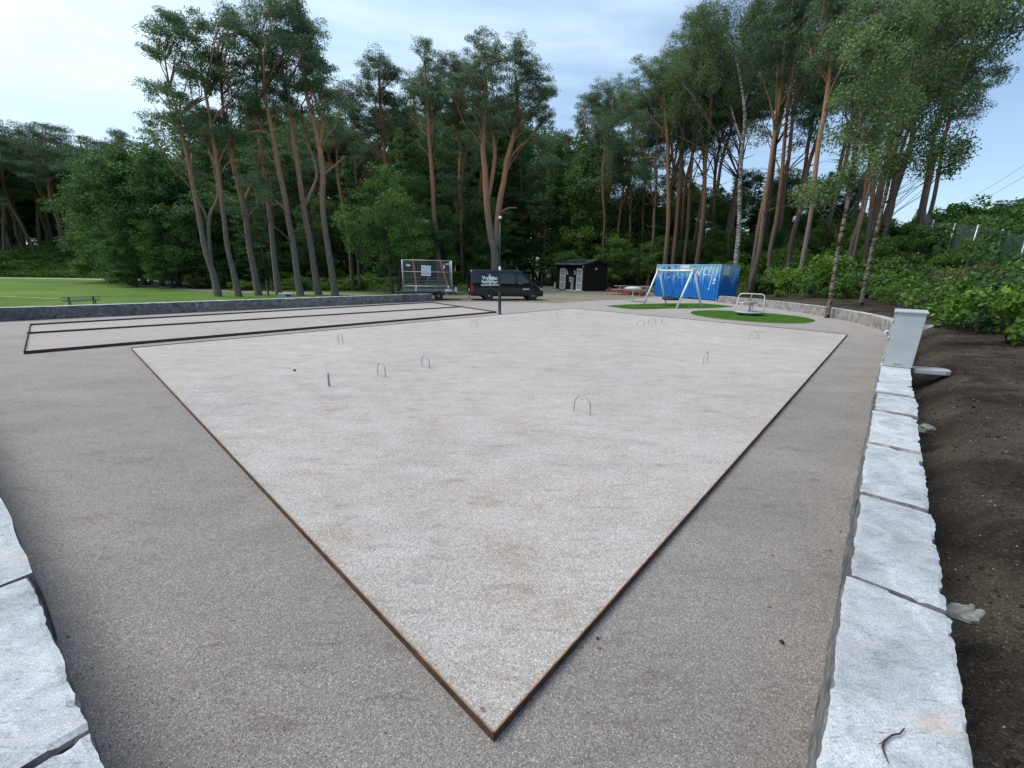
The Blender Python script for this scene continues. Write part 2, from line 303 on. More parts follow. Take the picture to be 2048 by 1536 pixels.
def birchx(t, tcn, vec, col, b):
    mpn = N(t, 'ShaderNodeMapping'); mpn.inputs['Scale'].default_value = (1.6, 1.6, 5.5); t.links.new(tcn.outputs['Object'], mpn.inputs[0])
    return ramp(t, noisen(t, mpn.outputs[0], 1.6, 6, .75, .3), [(.40, (.03, .026, .022)), (.48, (.16, .14, .12)), (.54, (.42, .40, .37)), (.75, (.56, .54, .50))])
mat('birch_bark', (.5, .5, .48), .8, extra=birchx, spec=.2)
mat('birch_bark_dim', (.3, .28, .25), .85, spec=.15, extra=lambda t, tcn, vec, col, b: mixc(t, 1., birchx(t, tcn, vec, col, b), (.55, .48, .42), 'MULTIPLY'))
def leafm(name, a, b_, vs=.9, isl=(.6, 1.5), tr=.34): mat(name, a, .6, var=b_, vscale=vs, detail=2, island=isl, trans=tr, spec=.25)
leafm('pine_needle', (.088, .155, .088), (.155, .240, .110))
leafm('pine_needle_far', (.064, .122, .066), (.112, .185, .084))
leafm('dark_leaf', (.052, .118, .038), (.100, .190, .050))
leafm('mid_leaf', (.065, .145, .032), (.125, .225, .046))
leafm('fresh_leaf', (.085, .180, .024), (.150, .250, .036))
leafm('birch_leaf', (.115, .180, .070), (.165, .240, .088))
leafm('scrub_leaf', (.066, .145, .032), (.145, .240, .050), .35)
leafm('brown_leaf', (.07, .075, .02), (.13, .09, .03))
# ------------------------------------------------------------------ object helpers
def put(name, me=None, parent=None, label=None, cat=None, group=None, kind=None, loc=None, rz=None):
    o = bpy.data.objects.new(name, me); COL.objects.link(o)
    if parent: o.parent = parent
    if loc is not None: o.location = loc
    if rz is not None: o.rotation_euler = (0, 0, rz)
    if label: o['label'] = label
    if cat: o['category'] = cat
    if group: o['group'] = group
    if kind: o['kind'] = kind
    return o
class MB:
    def __init__(s): s.v = []; s.f = []; s.m = []; s.sm = []
    def add(s, vs, fs, mi=0, smooth=False):
        b = len(s.v); s.v += [tuple(p) for p in vs]; s.f += [tuple(i+b for i in f) for f in fs]; s.m += [mi]*len(fs); s.sm += [smooth]*len(fs); return s
    def box(s, x0, x1, y0, y1, z0, z1, mi=0, M=None):
        vs = [Vector((x, y, z)) for z in (z0, z1) for y in (y0, y1) for x in (x0, x1)]
        if M: vs = [M @ p for p in vs]
        return s.add(vs, [(0, 2, 3, 1), (4, 5, 7, 6), (0, 1, 5, 4), (2, 6, 7, 3), (0, 4, 6, 2), (1, 3, 7, 5)], mi)
    def bar(s, a, b, w, h=None, mi=0, upv=(0, 0, 1)):
        """rectangular bar from a to b"""
        a, b = Vector(a), Vector(b); h = h or w; d = (b-a).normalized(); u = Vector(upv)
        if abs(d.dot(u)) > .98: u = Vector((1, 0, 0))
        r_ = d.cross(u).normalized()*w/2; q = r_.cross(d).normalized()*h/2
        vs = [p+i*r_+j*q for p in (a, b) for i, j in ((-1, -1), (1, -1), (1, 1), (-1, 1))]
        return s.add(vs, [(0, 1, 2, 3), (7, 6, 5, 4), (0, 4, 5, 1), (1, 5, 6, 2), (2, 6, 7, 3), (3, 7, 4, 0)], mi)
    def tube(s, pts, rad, n=8, mi=0, cap=True, closed=False):
        pts = [Vector(p) for p in pts]; k = len(pts)
        rad = [rad]*k if isinstance(rad, (int, float)) else list(rad)
        prev = None; vs = []
        for i, p in enumerate(pts):
            if closed: d = pts[(i+1) % k]-pts[i-1]
            else: d = pts[min(i+1, k-1)]-pts[max(i-1, 0)]
            if d.length < 1e-9: d = Vector((0, 0, 1))
            d.normalize()
            if prev is None: u = d.orthogonal().normalized()
            else:
                u = prev-d*prev.dot(d); u = u.normalized() if u.length > 1e-6 else d.orthogonal().normalized()
            prev = u; w = d.cross(u)
            for j in range(n):
                a = 2*math.pi*j/n; vs.append(p+(u*math.cos(a)+w*math.sin(a))*rad[i])
        fs = []
        for i in range(k if closed else k-1):
            i2 = (i+1) % k
            for j in range(n): fs.append((i*n+j, i*n+(j+1) % n, i2*n+(j+1) % n, i2*n+j))
        if cap and not closed: fs += [tuple(range(n))[::-1], tuple((k-1)*n+j for j in range(n))]
        return s.add(vs, fs, mi, True)
    def lathe(s, prof, n=16, mi=0, M=None, smooth=True):
        vs = []; k = len(prof)
        for r_, z in prof:
            for j in range(n):
                a = 2*math.pi*j/n; p = Vector((r_*math.cos(a), r_*math.sin(a), z)); vs.append(M @ p if M else p)
        fs = [(i*n+j, i*n+(j+1) % n, (i+1)*n+(j+1) % n, (i+1)*n+j) for i in range(k-1) for j in range(n)]
        fs += [tuple(range(n))[::-1], tuple((k-1)*n+j for j in range(n))]
        return s.add(vs, fs, mi, smooth)
    def prism(s, poly, z0, z1, mi=0, M=None):
        n = len(poly); vs = [Vector((x, y, z)) for z in (z0, z1) for x, y in poly]
        if M: vs = [M @ p for p in vs]
        return s.add(vs, [tuple(range(n))[::-1], tuple(range(n, 2*n))]+[(i, (i+1) % n, n+(i+1) % n, n+i) for i in range(n)], mi)
    def mesh(s, name, mats):
        me = bpy.data.meshes.new(name); me.from_pydata(s.v, [], s.f); 
        for q in ([mats] if isinstance(mats, str) else mats): me.materials.append(MATS[q])
        me.polygons.foreach_set('material_index', s.m); me.polygons.foreach_set('use_smooth', s.sm); me.update(); return me
    def build(s, name, mats, parent=None, bevel=0, **kw):
        o = put(name, s.mesh(name, mats), parent, **kw)
        if bevel:
            b = o.modifiers.new('bevel', 'BEVEL'); b.width = bevel; b.segments = 2; b.limit_method = 'ANGLE'
        return o
def npmesh(name, V, nper, mats, midx=None, smooth=False):
    """V: (nfaces*nper,3) array, each face its own verts"""
    V = np.asarray(V, np.float32); nv = len(V); nf = nv//nper
    me = bpy.data.meshes.new(name); me.vertices.add(nv); me.vertices.foreach_set('co', V.ravel())
    me.loops.add(nv); me.loops.foreach_set('vertex_index', np.arange(nv, dtype=np.int32))
    me.polygons.add(nf); me.polygons.foreach_set('loop_start', np.arange(0, nv, nper, dtype=np.int32))
    for q in mats: me.materials.append(MATS[q])
    if midx is not None: me.polygons.foreach_set('material_index', np.asarray(midx, np.int32))
    me.update(); me.validate(); return me
def grid(name, xs, ys, zf, mats, mask=None):
    X, Y = np.meshgrid(xs, ys); Z = zf(X, Y); nx, ny = len(xs), len(ys)
    V = np.stack([X, Y, Z], -1).reshape(-1, 3)
    i, j = np.meshgrid(np.arange(nx-1), np.arange(ny-1)); a = (j*nx+i).ravel()
    Fc = np.stack([a, a+1, a+nx+1, a+nx], -1)
    me = bpy.data.meshes.new(name); me.from_pydata(V.tolist(), [], Fc.tolist())
    for q in ([mats] if isinstance(mats, str) else mats): me.materials.append(MATS[q])
    me.polygons.foreach_set('use_smooth', [True]*len(me.polygons)); me.update(); return me
def flatpoly(name, pts, z, mat_, **kw):
    mb = MB(); mb.add([(p[0], p[1], z) for p in pts], [tuple(range(len(pts)))]); return mb.build(name, mat_, kind='structure', **kw)
def ribbon(name, pts, w, mat_, off=.02, **kw):
    """strip following the terrain"""
    P = [Vector((p[0], p[1], 0)) for p in pts]; Q = []
    for a, b in zip(P[:-1], P[1:]):
        n = max(2, int((b-a).length/1.0))
        Q += [a.lerp(b, i/n) for i in range(n)]
    Q.append(P[-1]); ws = w if callable(w) else (lambda t: w)
    vs = []; fs = []; K = 5
    for i, p in enumerate(Q):
        d = (Q[min(i+1, len(Q)-1)]-Q[max(i-1, 0)]).normalized(); nrm = Vector((-d.y, d.x, 0)); ww = ws(i/len(Q))
        for k in range(K):
            q = p+nrm*ww*(k/(K-1)-.5); vs.append((q.x, q.y, max(zt(q.x, q.y), 0)+off))
    for i in range(len(Q)-1):
        for k in range(K-1): a = i*K+k; fs.append((a, a+1, a+K+1, a+K))
    mb = MB(); mb.add(vs, fs, 0, True); return mb.build(name, mat_, kind='structure', **kw)
# text as mesh
def textmesh(name, s, size, mat_, parent, M, ext=.002, shear=0, bold=0, **kw):
    c = bpy.data.curves.new('t', 'FONT'); c.body = s; c.size = size; c.extrude = ext; c.align_x = 'CENTER'; c.offset = bold; c.shear = shear
    t = bpy.data.objects.new('t', c); COL.objects.link(t); dg = bpy.context.evaluated_depsgraph_get(); dg.update()
    me = bpy.data.meshes.new_from_object(t.evaluated_get(dg)); bpy.data.objects.remove(t)
    me.materials.clear(); me.materials.append(MATS[mat_]); o = put(name, me, parent, **kw); o.matrix_local = M; return o
# ------------------------------------------------------------------ the setting
xs = np.unique(np.concatenate([np.linspace(-400, -60, 60), np.linspace(-60, 60, 171), np.linspace(60, 400, 50)]))
ys = np.unique(np.concatenate([np.linspace(-60, -6, 12), np.linspace(-6, 90, 161), np.linspace(90, 500, 60)]))
put('terrain', grid('terrain', xs, ys, lambda X, Y: hz(X, Y)-.035-np.where((sdist(HB, X, Y) > -.8) & (sdist(HB, X, Y) < 8.5) & (Y < 30) & (Y > -8), .45, 0), 'forest_floor'), kind='structure')
me = grid('far_ground', np.linspace(-3000, 3000, 13), np.linspace(-3000, 3000, 13), lambda X, Y: X*0-.6, 'forest_floor'); put('far_ground', me, kind='structure')
LW_IN = [Vector((-19.9, 14.55, 0)), G(0, 643), G(300, 629), G(870, 602)]     # left wall, foot of its inner face
NW_IN = [Vector((-.9, .64, 0)), Vector((-1.63, 1.15, 0)), Vector((-2.71, 1.92, 0)), Vector((-3.76, 2.64, 0)), Vector((-7.5, 5.2, 0)), Vector((-14, 9.6, 0)), Vector((-19.9, 14.4, 0))]
WIN = [(.72, .58), (1.13, 1.04), (1.33, 1.26), (2.25, 2.29), (3.72, 3.93), (7.32, 7.91), (14.65, 15.85), (15.75, 17.6), (16.55, 19.9), (17.1, 22.3), (17.3, 24.8), (17.2, 27.3), (16.75, 29.6), (15.9, 32.3)]
yard = [(2.2, -1.5), (-3, -1.5)]+[(p.x-.12, p.y-.12) for p in NW_IN[3:]]+[(p.x-.15, p.y+.15) for p in LW_IN[1:]]+[(-5.6, 29.2), (-4.6, 31.2), (3.5, 33.0), (9, 36.5), (13.0, 39.8), (16.6, 34.0), (16.3, 32.6)]+[(a+.12, b) for a, b in WIN[::-1]]
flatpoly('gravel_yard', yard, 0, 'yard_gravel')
flatpoly('dirt_apron', [(-6.5, 29.3), (-5.2, 27.9), (-4.2, 28.8), (0, 29.3), (3, 28.6), (7, 32.6), (9.3, 33.8), (12.9, 38.6), (16.9, 43.5), (15.2, 47.6), (12.6, 52), (9.4, 55.5), (5.6, 52.5), (5.0, 47), (-1, 38.8), (-8, 33.8), (-9, 32)], .006, 'apron_dirt')
flatpoly('lawn', [(-5.6, 29.2), (-19.9, 15.1), (-30, 5), (-230, 30), (-230, 110)]+[tuple(G(*p)[:2]) for p in ((0, 553.5), (280, 557.5), (400, 566), (470, 574))]+[(-24, 37.3), (-12, 38.3), (-8, 33.8)], -.012, 'lawn_grass')
ribbon('woodland_path', [(-60, 62), (-36, 42.0), (-29, 37.6), (-24, 35.2), (-15, 34.2), (-8, 33.6), (-4, 35)], 2.2, 'path_asphalt', .004)
ribbon('forest_path', [(-2.5, 36), (1.0, 41), (4.4, 47), (5.2, 54), (5.9, 62), (8, 74), (12, 90)], 3.0, 'path_asphalt', .05)
ribbon('field_path', [tuple(G(*p)[:2]) for p in ((-60, 555.5), (0, 556), (140, 557.5), (290, 560), (430, 574))], 1.6, 'concrete', .006)
ribbon('pitch_line', [tuple(G(*p)[:2]) for p in ((-10, 592), (60, 595), (118, 598))], .12, 'white_line', .008)
# soil slope on the right, fine grid following the wall
def soilmesh():
    P = [Vector((a, b)) for a, b in WOUT]; Q = [P[0]+(P[0]-P[1]).normalized()*2.5]
    for a, b in zip([Q[0]]+P[:-1], P):
        n = max(1, int((b-a).length/(.12 if b.length < 9 else .35))); Q += [a.lerp(b, (i+1)/n) for i in range(n)]
    sv = np.concatenate([np.linspace(-.1, 2.2, 24), np.linspace(2.35, 11, 40)])
    vs = []; K = len(sv)
    for i, p in enumerate(Q):
        d = (Q[min(i+3, len(Q)-1)]-Q[max(i-3, 0)]).normalized(); n_ = Vector((d.y, -d.x))
        for s in sv:
            q = p+n_*float(s); z = zt(q.x, q.y) if s > 0 else .1
            z += .014*mn.fractal(Vector((q.x*2.3, q.y*2.3, 0)), 1, 2, 5)+.012*mn.noise(Vector((q.x*9, q.y*9, 3)))+.006*mn.noise(Vector((q.x*22, q.y*22, 3)))
            vs.append((q.x, q.y, z))
    fs = [(i*K+k, i*K+k+1, (i+1)*K+k+1, (i+1)*K+k) for i in range(len(Q)-1) for k in range(K-1)]
    mb = MB(); mb.add(vs, fs, 0, True); mb.build('soil_slope', 'soil', kind='structure')
soilmesh()
# rubble bank between shed and container
mb = MB(); rb = random.Random(5)
bk = [Vector((a, b, 0)) for a, b in ((17.0, 42.6), (16.7, 45.5), (14.4, 50), (12.4, 55), (9.4, 59))]
vs = []; K = 14
Q = []
for a, b in zip(bk[:-1], bk[1:]): Q += [a.lerp(b, i/8) for i in range(8)]
for i, p in enumerate(Q):
    d = (Q[min(i+1, len(Q)-1)]-Q[max(i-1, 0)]).normalized(); n_ = Vector((d.y, -d.x, 0))
    for k in range(K):
        q = p+n_*(-1.0+k*.55); vs.append((q.x, q.y, max(zt(q.x, q.y), 0)+.03+.10*mn.fractal(q*.9, 1, 2, 4)))
mb.add(vs, [(i*K+k, i*K+k+1, (i+1)*K+k+1, (i+1)*K+k) for i in range(len(Q)-1) for k in range(K-1)], 0, True)
mat('bank_earth', (.05, .036, .022), .95, var=(.15, .12, .085), vscale=1.6, detail=9, bump=.03, bscale=6, spec=.1)
mb.build('earth_bank', 'bank_earth', kind='structure')
# ------------------------------------------------------------------ courts
def strips(parent, pts, closed, z0, z1, t=.008):
    n = len(pts)
    for i in range(n if closed else n-1):
        a, b = Vector((*pts[i][:2], 0)), Vector((*pts[(i+1) % n][:2], 0)); d = (b-a).normalized(); q = Vector((-d.y, d.x, 0))*t/2
        a2, b2 = a-d*(t/2-.001), b+d*(t/2-.001)
        mb = MB(); vs = [p+s*q+Vector((0, 0, z)) for z in (z0, z1) for p, s in ((a2, -1), (b2, -1), (b2, 1), (a2, 1))]
        nx = max(2, int((b-a).length/.8)) if False else 0
        mb.add(vs, [(0, 3, 2, 1), (0, 1, 5, 4), (1, 2, 6, 5), (2, 3, 7, 6), (3, 0, 4, 7)], 0); mb.add([v+Vector((0, 0, .0005)) for v in vs[4:]], [(0, 1, 2, 3)], 1)
        mb.build('steel_strip', ['corten', 'corten_edge'], parent)
CC = [G(*p, .056) for p in ((987, 1465), (262, 695), (1145, 616), (1695, 668))]
court = put('court_edging', label='rusty steel edging framing the large pale croquet court', cat='edging')
strips(court, CC, True, -.05, .056)
ctr = sum(CC, Vector())/4
Cin = [c+(ctr-c).normalized()*.012 for c in CC]
def courtmesh():
    n, m_ = 200, 170; vs = []
    for j in range(m_+1):
        for i in range(n+1):
            a = Cin[0].lerp(Cin[3], i/n); b = Cin[1].lerp(Cin[2], i/n); p = a.lerp(b, j/m_)
            e = min(i, n-i, j, m_-j); e = min(e/3, 1)
            vs.append((p.x, p.y, .040+.010*e*mn.fractal(Vector((p.x*.9+p.y*.3, p.y*2.6-p.x*.5, 0)), 1, 2, 5)))
    mb = MB(); mb.add(vs, [(j*(n+1)+i, j*(n+1)+i+1, (j+1)*(n+1)+i+1, (j+1)*(n+1)+i) for j in range(m_) for i in range(n)], 0, True)
    mb.build('court_surface', 'court_grit', kind='structure')
courtmesh()
lane = put('lane_edging', label='rusty steel rails framing two long narrow lanes beside the left wall', cat='edging')
LN = [G(47, 703, .07), G(60, 648, .07), G(862, 604, .07), G(993, 623, .07)]
strips(lane, LN, True, -.05, .08, .01)
strips(lane, [G(53, 665, .07), G(927, 612.5, .07)], False, -.05, .08, .01)
lc = sum(LN, Vector())/4
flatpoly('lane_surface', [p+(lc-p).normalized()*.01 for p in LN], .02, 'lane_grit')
# hoops and pegs
def hoop(a, b, top, lab):
    A, B = G(*a, .042), G(*b, .042); mid = (A+B)/2; T = onplane((a[0]+b[0])/2, top, mid); w = (B-A).length; h = T.z-.042
    w = min(max(w, .24), .36); h = min(max(h, .25), .34); d = (B-A).normalized()
    o = put('croquet_hoop', None, label=lab, cat='croquet hoop', group='croquet hoops standing in the court', loc=mid)
    r_ = w/2; pts = [-d*r_+Vector((0, 0, -.05))]
    pts += [-d*r_+Vector((0, 0, (h-r_)*i/3)) for i in range(0, 3)]
    pts += [Vector((0, 0, h-r_))-d*r_*math.cos(math.pi*i/12)+Vector((0, 0, r_*math.sin(math.pi*i/12))) for i in range(13)]
    pts += [d*r_+Vector((0, 0, (h-r_)*(2-i)/3)) for i in range(0, 3)]+[d*r_+Vector((0, 0, -.05))]
    mb = MB(); mb.tube(pts, .0095, 8); me = mb.mesh('croquet_hoop', 'zinc_grey')
    o2 = o; o.data if False else None
    bpy.data.objects.remove(o); o = put('croquet_hoop', me, None, lab, 'croquet hoop', 'croquet hoops standing in the court', loc=mid)
for a, b, t, l in [((677, 685.4), (686, 687.5), 667, 'narrow steel hoop near the left rail of the croquet court, farthest left of all hoops'),
    ((756, 750), (771, 754.7), 726, 'steel hoop right of the short grey peg, lower left of two close together'),
    ((844, 733), (859, 737), 712, 'steel hoop beside the grey peg pair, upper right of two close together'),
    ((1148, 820.4), (1179.6, 829.8), 791.6, 'large nearest steel hoop alone in the middle of the court'),
    ((1405.8, 728.5), (1414, 725.5), 704, 'steel hoop seen nearly edge on in the right half of the court'),
    ((1496.8, 678.6), (1515.5, 679.3), 662.7, 'steel hoop near the right corner of the court, below the merry-go-round'),
    ((1114, 635), (1123.8, 635.7), 623, 'tiny far steel hoop just below the back corner of the court'),
    ((1274, 654), (1287.7, 654.7), 640.6, 'far steel hoop, nearer one of two beside the thin peg'),
    ((1296.8, 648), (1310.9, 648.8), 637, 'far steel hoop, next to the thin far peg'),
    ((942, 654.5), (954, 654.5), 640, 'far steel hoop on the left side in line with the van')]:
    hoop(a, b, t, l)
def peg(b, t, r_, lab, name='court_peg'):
    P = G(*b, .042); T = onplane(*t, P); hgt = min(T.z-.042, .38)
    mb = MB(); mb.lathe([(r_, -.06), (r_, hgt-.01), (r_*.8, hgt)], 12); mb.build(name, 'zinc_grey', label=lab, cat='peg', group='metal pegs standing in the court', loc=P)
peg((658.6, 772), (655, 746), .019, 'short thick grey metal peg in the left half of the court')
peg((1324, 644.6), (1324, 633.4), .014, 'thin far grey peg beside two far hoops')
# ------------------------------------------------------------------ stone walls
def block(parent, i0, i1, o0, o1, z0, z1, res, side='stone_side', seed=0):
    i0, i1, o0, o1 = [Vector((*p[:2], 0)) for p in (i0, i1, o0, o1)]
    Lh = (i1-i0).length; Wd = (o0-i0).length
    n, m_, k = max(2, round(Lh/res)), max(2, round(Wd/res)), max(2, round((z1-z0)/res))
    dl = (i1-i0).normalized(); dw = ((o0-i0)+(o1-i1)).normalized(); sd_ = Vector((seed*7.3, seed*3.1, 0))
    idx = {}; vs = []
    def V(a, b, c):
        key = (a, b, c)
        if key in idx: return idx[key]
        u, v, w = a/n, b/m_, c/k
        p = (i0.lerp(i1, u)).lerp(o0.lerp(o1, u), v); p.z = z0+(z1-z0)*w
        q = p+sd_; s = .6 if res > .08 else 1
        d = Vector((0, 0, 0))
        rough = mn.fractal(q*1.3, 1, 2, 5)*.014*s+mn.fractal(q*6, 1, 2, 4)*.010+mn.fractal(q*19, 1, 2, 3)*.004
        if b == 0: d -= dw*rough
        if b == m_: d += dw*(rough*1.2)
        if a == 0: d += dl*((.007+abs(mn.fractal(q*6, 1, 2, 4))*.018)*(res < .1)-.004*(res >= .1))
        if a == n: d -= dl*((.007+abs(mn.fractal(q*6, 1, 2, 4))*.018)*(res < .1)-.004*(res >= .1))
        if c == k:
            d.z += mn.fractal(q*3, 1, 2, 4)*.006
            ed = (b in (0, m_))+(a in (0, n)); ee = min(u, 1-u)*Lh
            if res < .1 and ee < .022+.03*mn.fractal(q*4, 1, 2, 3): d.z -= .014
            if ed:
                ch = max(0, mn.fractal(q*8, 1, 2, 5)-.2)*1.5
                d.z -= .004+ch*.016*s
                if b == 0: d += dw*ch*.018
                if b == m_: d -= dw*ch*.03
                if a == 0: d += dl*ch*.03; d.z -= .005+.010*abs(mn.noise(q*5))
                if a == n: d -= dl*ch*.03; d.z -= .008+.012*abs(mn.noise(q*5))
        idx[key] = len(vs); vs.append(p+d); return idx[key]
    top, sid = [], []
    for a in range(n):
        for b in range(m_):
            (sid if a in (0, n-1) and res < .1 else top).append((V(a, b, k), V(a+1, b, k), V(a+1, b+1, k), V(a, b+1, k)))
    for a in range(n):
        for c in range(k):
            sid.append((V(a, 0, c), V(a+1, 0, c), V(a+1, 0, c+1), V(a, 0, c+1)))
            sid.append((V(a, m_, c), V(a, m_, c+1), V(a+1, m_, c+1), V(a+1, m_, c)))
    for b in range(m_):
        for c in range(k):
            sid.append((V(0, b, c), V(0, b, c+1), V(0, b+1, c+1), V(0, b+1, c)))
            sid.append((V(n, b, c), V(n, b+1, c), V(n, b+1, c+1), V(n, b, c+1)))
    mb = MB(); mb.add(vs, top, 0, False); mb.f += sid; mb.m += [1]*len(sid); mb.sm += [False]*len(sid)
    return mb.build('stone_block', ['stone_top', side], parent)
def polywall(parent, line, cuts, width, side, z1, resf, mat_side, jit=.01):
    """line: 2D polyline of the inner foot; cuts: arc lengths of the joints; side: +1 outward is right of travel"""
    P = [Vector((*p[:2], 0)) for p in line]; acc = [0]
    for a, b in zip(P[:-1], P[1:]): acc.append(acc[-1]+(b-a).length)
    def at(s):
        for i in range(len(P)-1):
            if s <= acc[i+1] or i == len(P)-2:
                t = (s-acc[i])/(acc[i+1]-acc[i]); return P[i].lerp(P[i+1], t)
    def nrm(s):
        d = (at(min(s+.4, acc[-1]))-at(max(s-.4, 0))).normalized(); return Vector((d.y, -d.x, 0))*side
    rr = random.Random(3)
    for q, (a, b) in enumerate(zip(cuts[:-1], cuts[1:])):
        A, B = at(a), at(b); ja, jb = nrm(a)*width, nrm(b)*width; off = nrm((a+b)/2)*rr.uniform(-jit, jit)
        sk = (B-A).normalized()*rr.uniform(-.03, .03)
        block(parent, A+off, B+off, A+off+ja, B+off+jb, -.06, z1+rr.uniform(-.008, .008), resf((A+B)/2), mat_side, q+1)
    return at, nrm, acc[-1]
def arc(line, p):
    P = [Vector((*a[:2], 0)) for a in line]; p = Vector((p[0], p[1], 0)); best = (1e9, 0); s = 0
    for a, b in zip(P[:-1], P[1:]):
        d = b-a; t = max(0, min(1, (p-a).dot(d)/d.dot(d))); q = a+d*t
        if (q-p).length < best[0]: best = ((q-p).length, s+d.length*t)
        s += d.length
    return best[1]
rw = put('stone_wall', label='low curved wall of pale granite blocks running up the right side under the grey cabinet', cat='stone wall')
cuts = [0]+[arc(WIN, G(*p, .5)) for p in ((1700, 1150), (1716, 982), (1734, 884), (1747, 819), (1755, 784), (1760, 752))]+[arc(WIN, (7.32, 7.91))]
cuts[0] = arc(WIN, (.75, .6))
tot = sum((Vector(b)-Vector(a)).length for a, b in zip(WIN[:-1], WIN[1:])); rr = random.Random(8); s = cuts[-1]+.85; cuts.append(s)
while s < tot-1.6: s += rr.uniform(1.1, 1.9); cuts.append(s)
cuts.append(tot)
def rf(p): d = math.hypot(p.x, p.y); return .016 if d < 3 else .03 if d < 6 else .06 if d < 10 else .16
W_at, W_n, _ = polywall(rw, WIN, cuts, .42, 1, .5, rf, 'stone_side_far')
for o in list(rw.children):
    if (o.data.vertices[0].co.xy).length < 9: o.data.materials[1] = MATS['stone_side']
lw = put('stone_wall', label='straight low wall of dark grey granite blocks with pale tops along the left, in front of the pines', cat='stone wall')
lcuts = [0]+[arc(LW_IN, G(x, 618-x*.0345, .5)) for x in (104, 201, 292, 387, 465, 500, 575, 640, 708, 753, 808, 841)]
ltot = arc(LW_IN, G(870, 588, .5)); lcuts.append(ltot)
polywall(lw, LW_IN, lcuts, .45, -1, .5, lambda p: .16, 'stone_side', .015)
nw = put('stone_wall', label='low wall of pale blue grey granite blocks cut off by the lower left corner', cat='stone wall')
ncuts = [0, arc(NW_IN, (-1.58, 1.12)), arc(NW_IN, (-2.73, 1.94)), arc(NW_IN, (-3.95, 2.8))]
tt = arc(NW_IN, (-19.8, 14.3)); s = ncuts[-1]
while s < tt-2: s += 1.7; ncuts.append(s)
ncuts.append(tt)
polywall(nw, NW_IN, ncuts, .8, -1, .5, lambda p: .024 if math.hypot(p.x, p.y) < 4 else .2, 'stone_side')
# ------------------------------------------------------------------ grey cable cabinet on the wall
s0 = arc(WIN, (7.32, 7.91))
A = W_at(s0+.01); dl = (W_at(s0+.7)-A).normalized(); dn = Vector((dl.y, -dl.x, 0))
hC = onplane(1790, 621, A+Vector((0, 0, .5))).z-.5
cab = put('cable_cabinet', label='tall pale grey metal utility cabinet standing on the right stone wall', cat='cabinet', loc=A+Vector((0, 0, .5)), rz=math.atan2(dl.y, dl.x))
# local x runs along the wall, local -y is across the wall to the right
Wc, Dc = .44, .74
mb = MB(); mb.box(.0, Dc, -Wc, -.02, 0, hC-.04); mb.build('housing', 'cabinet_paint', cab, .008)
mb = MB(); mb.box(-.02, Dc+.02, -Wc-.02, .02, hC-.037, hC); mb.build('lid', 'cabinet_paint', cab, .008)
mb = MB(); mb.box(.02, Dc-.02, -.017, .006, .04, hC-.06); d_ = mb.build('door', 'cabinet_paint', cab, .004)
mb = MB(); mb.tube([(.10, .008, hC*.62), (.10, .075, hC*.62)], .011, 8); mb.tube([(.10, .07, hC*.62), (.10, .07, hC*.62-.10)], .010, 8); mb.build('handle', 'galv_light', d_)
for zz in (.12, hC*.5, hC-.2):
    mb = MB(); mb.tube([(.006, .004, zz-.03), (.006, .004, zz+.03)], .009, 8); mb.build('hinge', 'galv', d_)
mb = MB(); mb.box(-.003, 0, -.31, -.16, .045, .055); mb.build('slot', 'dark_gap', cab)
mb = MB(); mb.box(-.0015, 0, -Wc+.004, -.026, hC-.085, hC-.08); mb.build('seam', 'dark_gap', cab)
mb = MB(); mb.prism([(0, 0), (.13, 0), (0, .11)], 0, .16, 0, Matrix.Translation((.10, -Wc-.001, hC-.24)) @ Matrix.Rotation(R(90), 4, 'Y') @ Matrix.Rotation(R(-90), 4, 'Z')); mb.build('vent_hood', 'galv_light', cab)
P = G(1850, 738, .42); zz = zt(P.x, P.y)
mb = MB(); mb.prism([(-.05, -.14), (.42, -.14), (.52, -.08), (.56, .10), (.5, .2), (-.05, .18)], -.04, .05)
mb.build('concrete_slab', 'concrete', bevel=.012, label='small pale concrete slab lying on the soil beside the grey cabinet', cat='slab', loc=G(1828, 740, .44), rz=R(-20))
# ------------------------------------------------------------------ lamp posts
def lamp(P, hgt, lab, arm=None, base_r=.07, base_h=1.25, grp=None, col='black_paint', rz=0):
    o = put('street_lamp', label=lab, cat='lamp post', group=grp, loc=P, rz=rz)
    mb = MB(); mb.lathe([(base_r*1.25, -.1), (base_r*1.25, .02), (base_r, .03), (base_r, base_h-.05), (base_r*.8, base_h), (base_r*.35, base_h+.03)], 16); mb.build('base_sleeve', col, o)
    mb = MB(); mb.tube([(0, 0, base_h), (0, 0, hgt)], [base_r*.5, base_r*.32], 12); mb.build('pole', col, o)
    mb = MB(); q = .55
    mb.add([(-.10, -.09, 0), (q, -.14, .07), (q, .14, .07), (-.10, .09, 0), (-.10, -.07, .05), (q, -.12, .10), (q, .12, .10), (-.10, .07, .05)],
        [(0, 3, 2, 1), (4, 5, 6, 7), (0, 1, 5, 4), (1, 2, 6, 5), (2, 3, 7, 6), (3, 0, 4, 7)]); h_ = mb.build('lamp_head', col, o, .01, loc=(0, 0, hgt))
    mb = MB(); mb.box(.05, q-.05, -.09, .09, -.0, .012); l_ = mb.build('light_panel', 'white_plastic', h_); l_.location = (0, 0, .015); l_.rotation_euler = (0, R(-6), 0)
    return o
P = G(999, 628); T = onplane(999, 441, P)
lp = lamp(P, T.z, 'tall slim black lamp post standing between lanes and croquet court before the van', rz=R(98), base_r=.08, base_h=onplane(998, 585, P).z)
T2 = onplane(1000, 537, P)
mb = MB(); mb.lathe([(.055, -.09), (.06, -.03), (.06, .03), (.04, .09)], 10); mb.build('white_collar', 'white_plastic', lp, loc=(0, 0, T2.z))
